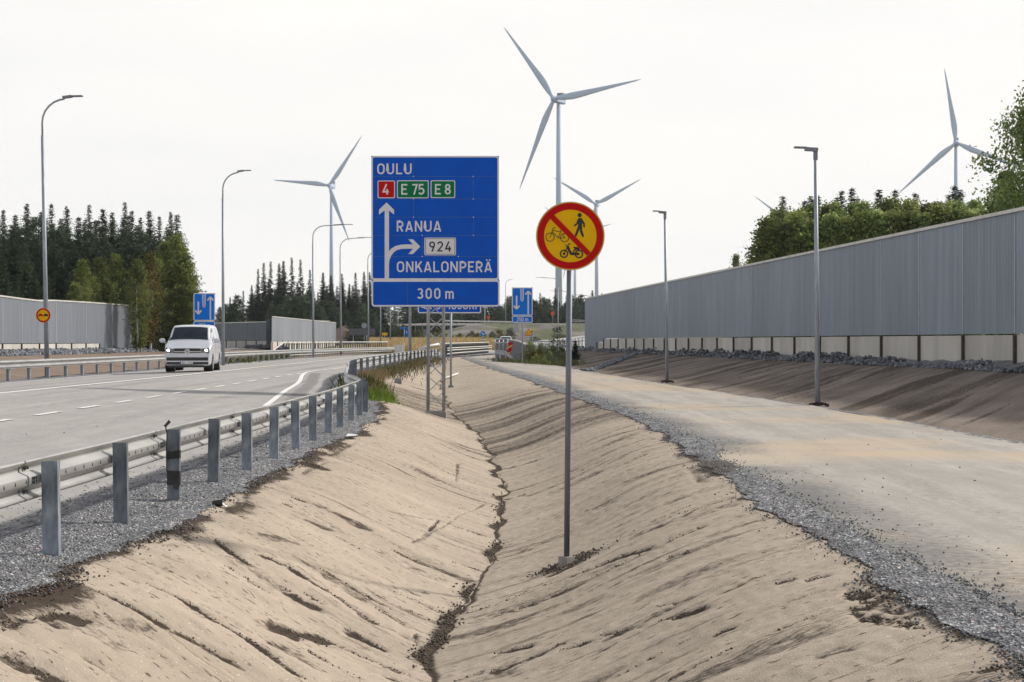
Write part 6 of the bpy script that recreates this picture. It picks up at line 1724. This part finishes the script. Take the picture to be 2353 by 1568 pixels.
def riprap(n, d0, d1, seed, xk, w0, w1, smin, smax, label, zoff=.0, zk=15):
    g = np.random.default_rng(seed)
    u = g.uniform(0, 1, n); d = 1 / (1 / d0 + (1 / d1 - 1 / d0) * u)
    s = g.uniform(0, 1, n)
    x = kx(xk, d) + w0 + (w1 - w0) * s
    hump = .36 * sst(fbm(d * .5, d * 0 + 1, seed, 3), .3, .75) * np.sin(np.pi * np.clip(s, .05, .95))
    z = kz(zk, d) + hump * g.uniform(.3, 1, n) + zoff + .1 * s
    lumps('stones', np.stack([x, d, z], -1), g.uniform(smin, smax, n), STD2, label, 'stones', seed + 1, .85)
STD2 = stone_mat('riprap_stone', (.06, .066, .08), (.22, .235, .265), (.32, .33, .35))
riprap(9500, 26, 142, 501, 15, -.15, .95, .03, .09, 'rough grey stones heaped along the foot of the long noise wall')
g5 = np.random.default_rng(511); n = 3500
d = g5.uniform(84, 138, n); x = -33.1 + g5.uniform(0, 2.0, n); z = .95 - (x + 33.1) * .16 + .25 * (fbm(d * .4, x, 512, 3) - .3)
lumps('stones', np.stack([x, d, z], -1), g5.uniform(.07, .2, n), STD2, 'grey stones heaped along the foot of the left noise wall', 'stones', 513, .85)
n = 2200; d = g5.uniform(196, 226, n); x = -30.2 - (d - 196) * .3 + g5.uniform(-1, 2.2, n) ; z = .6 + .35 * fbm(d * .3, x * .3, 514, 3)
lumps('stones', np.stack([x, d, z], -1), g5.uniform(.15, .4, n), STD, 'dark stones heaped below the dark grey noise wall', 'stones', 515, .8)
# gravel-filled drain across the bank
a, b = at(1346, 853), Vector((wx(104) - 1.1, 104, .8)); n = 900; t = g5.uniform(0, 1, n)
x = a.x + (b.x - a.x) * t + g5.normal(0, .16, n); y = a.y + (b.y - a.y) * t + g5.normal(0, .4, n)
lumps('drain_stones', np.array([(p, q, H(p, q) + .06) for p, q in zip(x, y)]), g5.uniform(.05, .12, n), STD2, 'narrow stone-filled drain running down the dark bank near the wall end', 'stones', 516)
# ------------------------------------------------------------------ ramps and mound far off
PALE = pmat('pale_ramp_road', (.42, .40, .37), (.36, .345, .32), .3, .9)
def patch(name, a, b, c, d, mat, n=12):
    V = []; Q = []
    a, b, c, d = map(Vector, (a, b, c, d))
    for j in range(n + 1):
        for i in range(n + 1): V.append(a.lerp(b, i / n).lerp(d.lerp(c, i / n), j / n))
    for j in range(n):
        for i in range(n): k_ = j * (n + 1) + i; Q.append([k_, k_ + 1, k_ + n + 2, k_ + n + 1])
    return struct(mesh_obj(name, V, Q, mat, None, None, True))
patch('ramp_road', P(1185, 800, 172), P(1420, 803, 172), P(1420, 763, 232), P(1185, 789, 232), PALE)
patch('ramp_road_top', (-24, 303, 4.86), (140, 303, 4.86), (140, 312, 5.25), (-18, 312, 5.1), PALE)
def far_rail(label, a, b, d, hh, n, z0off=0, bars=(0.55,), post_w=.1, mat=CAP):
    pa, pb_ = P(a[0], a[1], d[0]), P(b[0], b[1], d[1])
    t0 = thing('far_guardrail', label, 'guardrail', pa - Vector((0, 0, hh)), 0, 'far guardrails and railings')
    for zz in bars:
        m = MB(); m.bar(pa + Vector((0, 0, zz - hh)), pb_ + Vector((0, 0, zz - hh)), .06, .28 if len(bars) == 1 else .12); m.build('rail_beam', [mat], t0, False, True)
    m = MB(); m.box((0, 0, hh / 2 - .4), (post_w, post_w, hh + .8)); me = None
    for i in range(n):
        p = pa.lerp(pb_, (i + .5) / n) - Vector((0, 0, hh))
        if me is None: o = m.build('post', [POLE], t0); me = o.data
        else: o = bpy.data.objects.new('post', me); COL.objects.link(o); o.parent = t0
        o.location = p - t0.location
far_rail('pale guardrail along the top of the embankment', (930, 744), (1420, 742), (303, 303), .7, 30, bars=(.45,))
far_rail('short second guardrail above the embankment edge, behind the lattice mast', (1022, 735), (1178, 738), (312, 312), .8, 12, bars=(.6,))
far_rail('pale rail at the end of the long noise wall on the embankment', (1308, 733), (1350, 734), (300, 300), .8, 4, bars=(.6, .3))
far_rail('grey railing with many posts on the pale ramp, left of the round sign pole', (1205, 784), (1340, 783), (176, 176), 1.2, 40, bars=(1.15, .5), post_w=.06, mat=POLE)
far_rail('grey railing with posts on the pale ramp near the end of the long wall', (1215, 796), (1350, 773), (170, 178), 1.0, 16, bars=(.95, .6), post_w=.1, mat=POLE)
def mound(x, y):
    r = math.hypot((x + 27.5) / 9.5, (y - 272) / 14); return .1 + 4.3 * float(1 - sst(r, .1, 1.0))
field_pts(-45, -10, 252, 292, 30, 30, mound, 'earth_mound', SOILL)
# ------------------------------------------------------------------ haze
m, t, b = nmat('haze'); t.nodes.remove(b)
pv = N(t, 'ShaderNodeVolumePrincipled'); pv.inputs['Color'].default_value = (.86, .91, 1.0, 1); pv.inputs['Density'].default_value = .00010; pv.inputs['Anisotropy'].default_value = .2
t.links.new(pv.outputs[0], t.nodes['Material Output'].inputs['Volume'])
mb = MB(); mb.box((0, 1055, 110), (4800, 2110, 225)); hz = mb.build('haze', [m]); tag(hz, 'thin pale air haze over the whole scene', 'haze', None, 'stuff')
for k, lst in PRO.items():
    for i, (o, h_) in enumerate(lst):
        if (k, i) not in USED:
            for ch in list(o.children): bpy.data.objects.remove(ch)
            bpy.data.objects.remove(o)
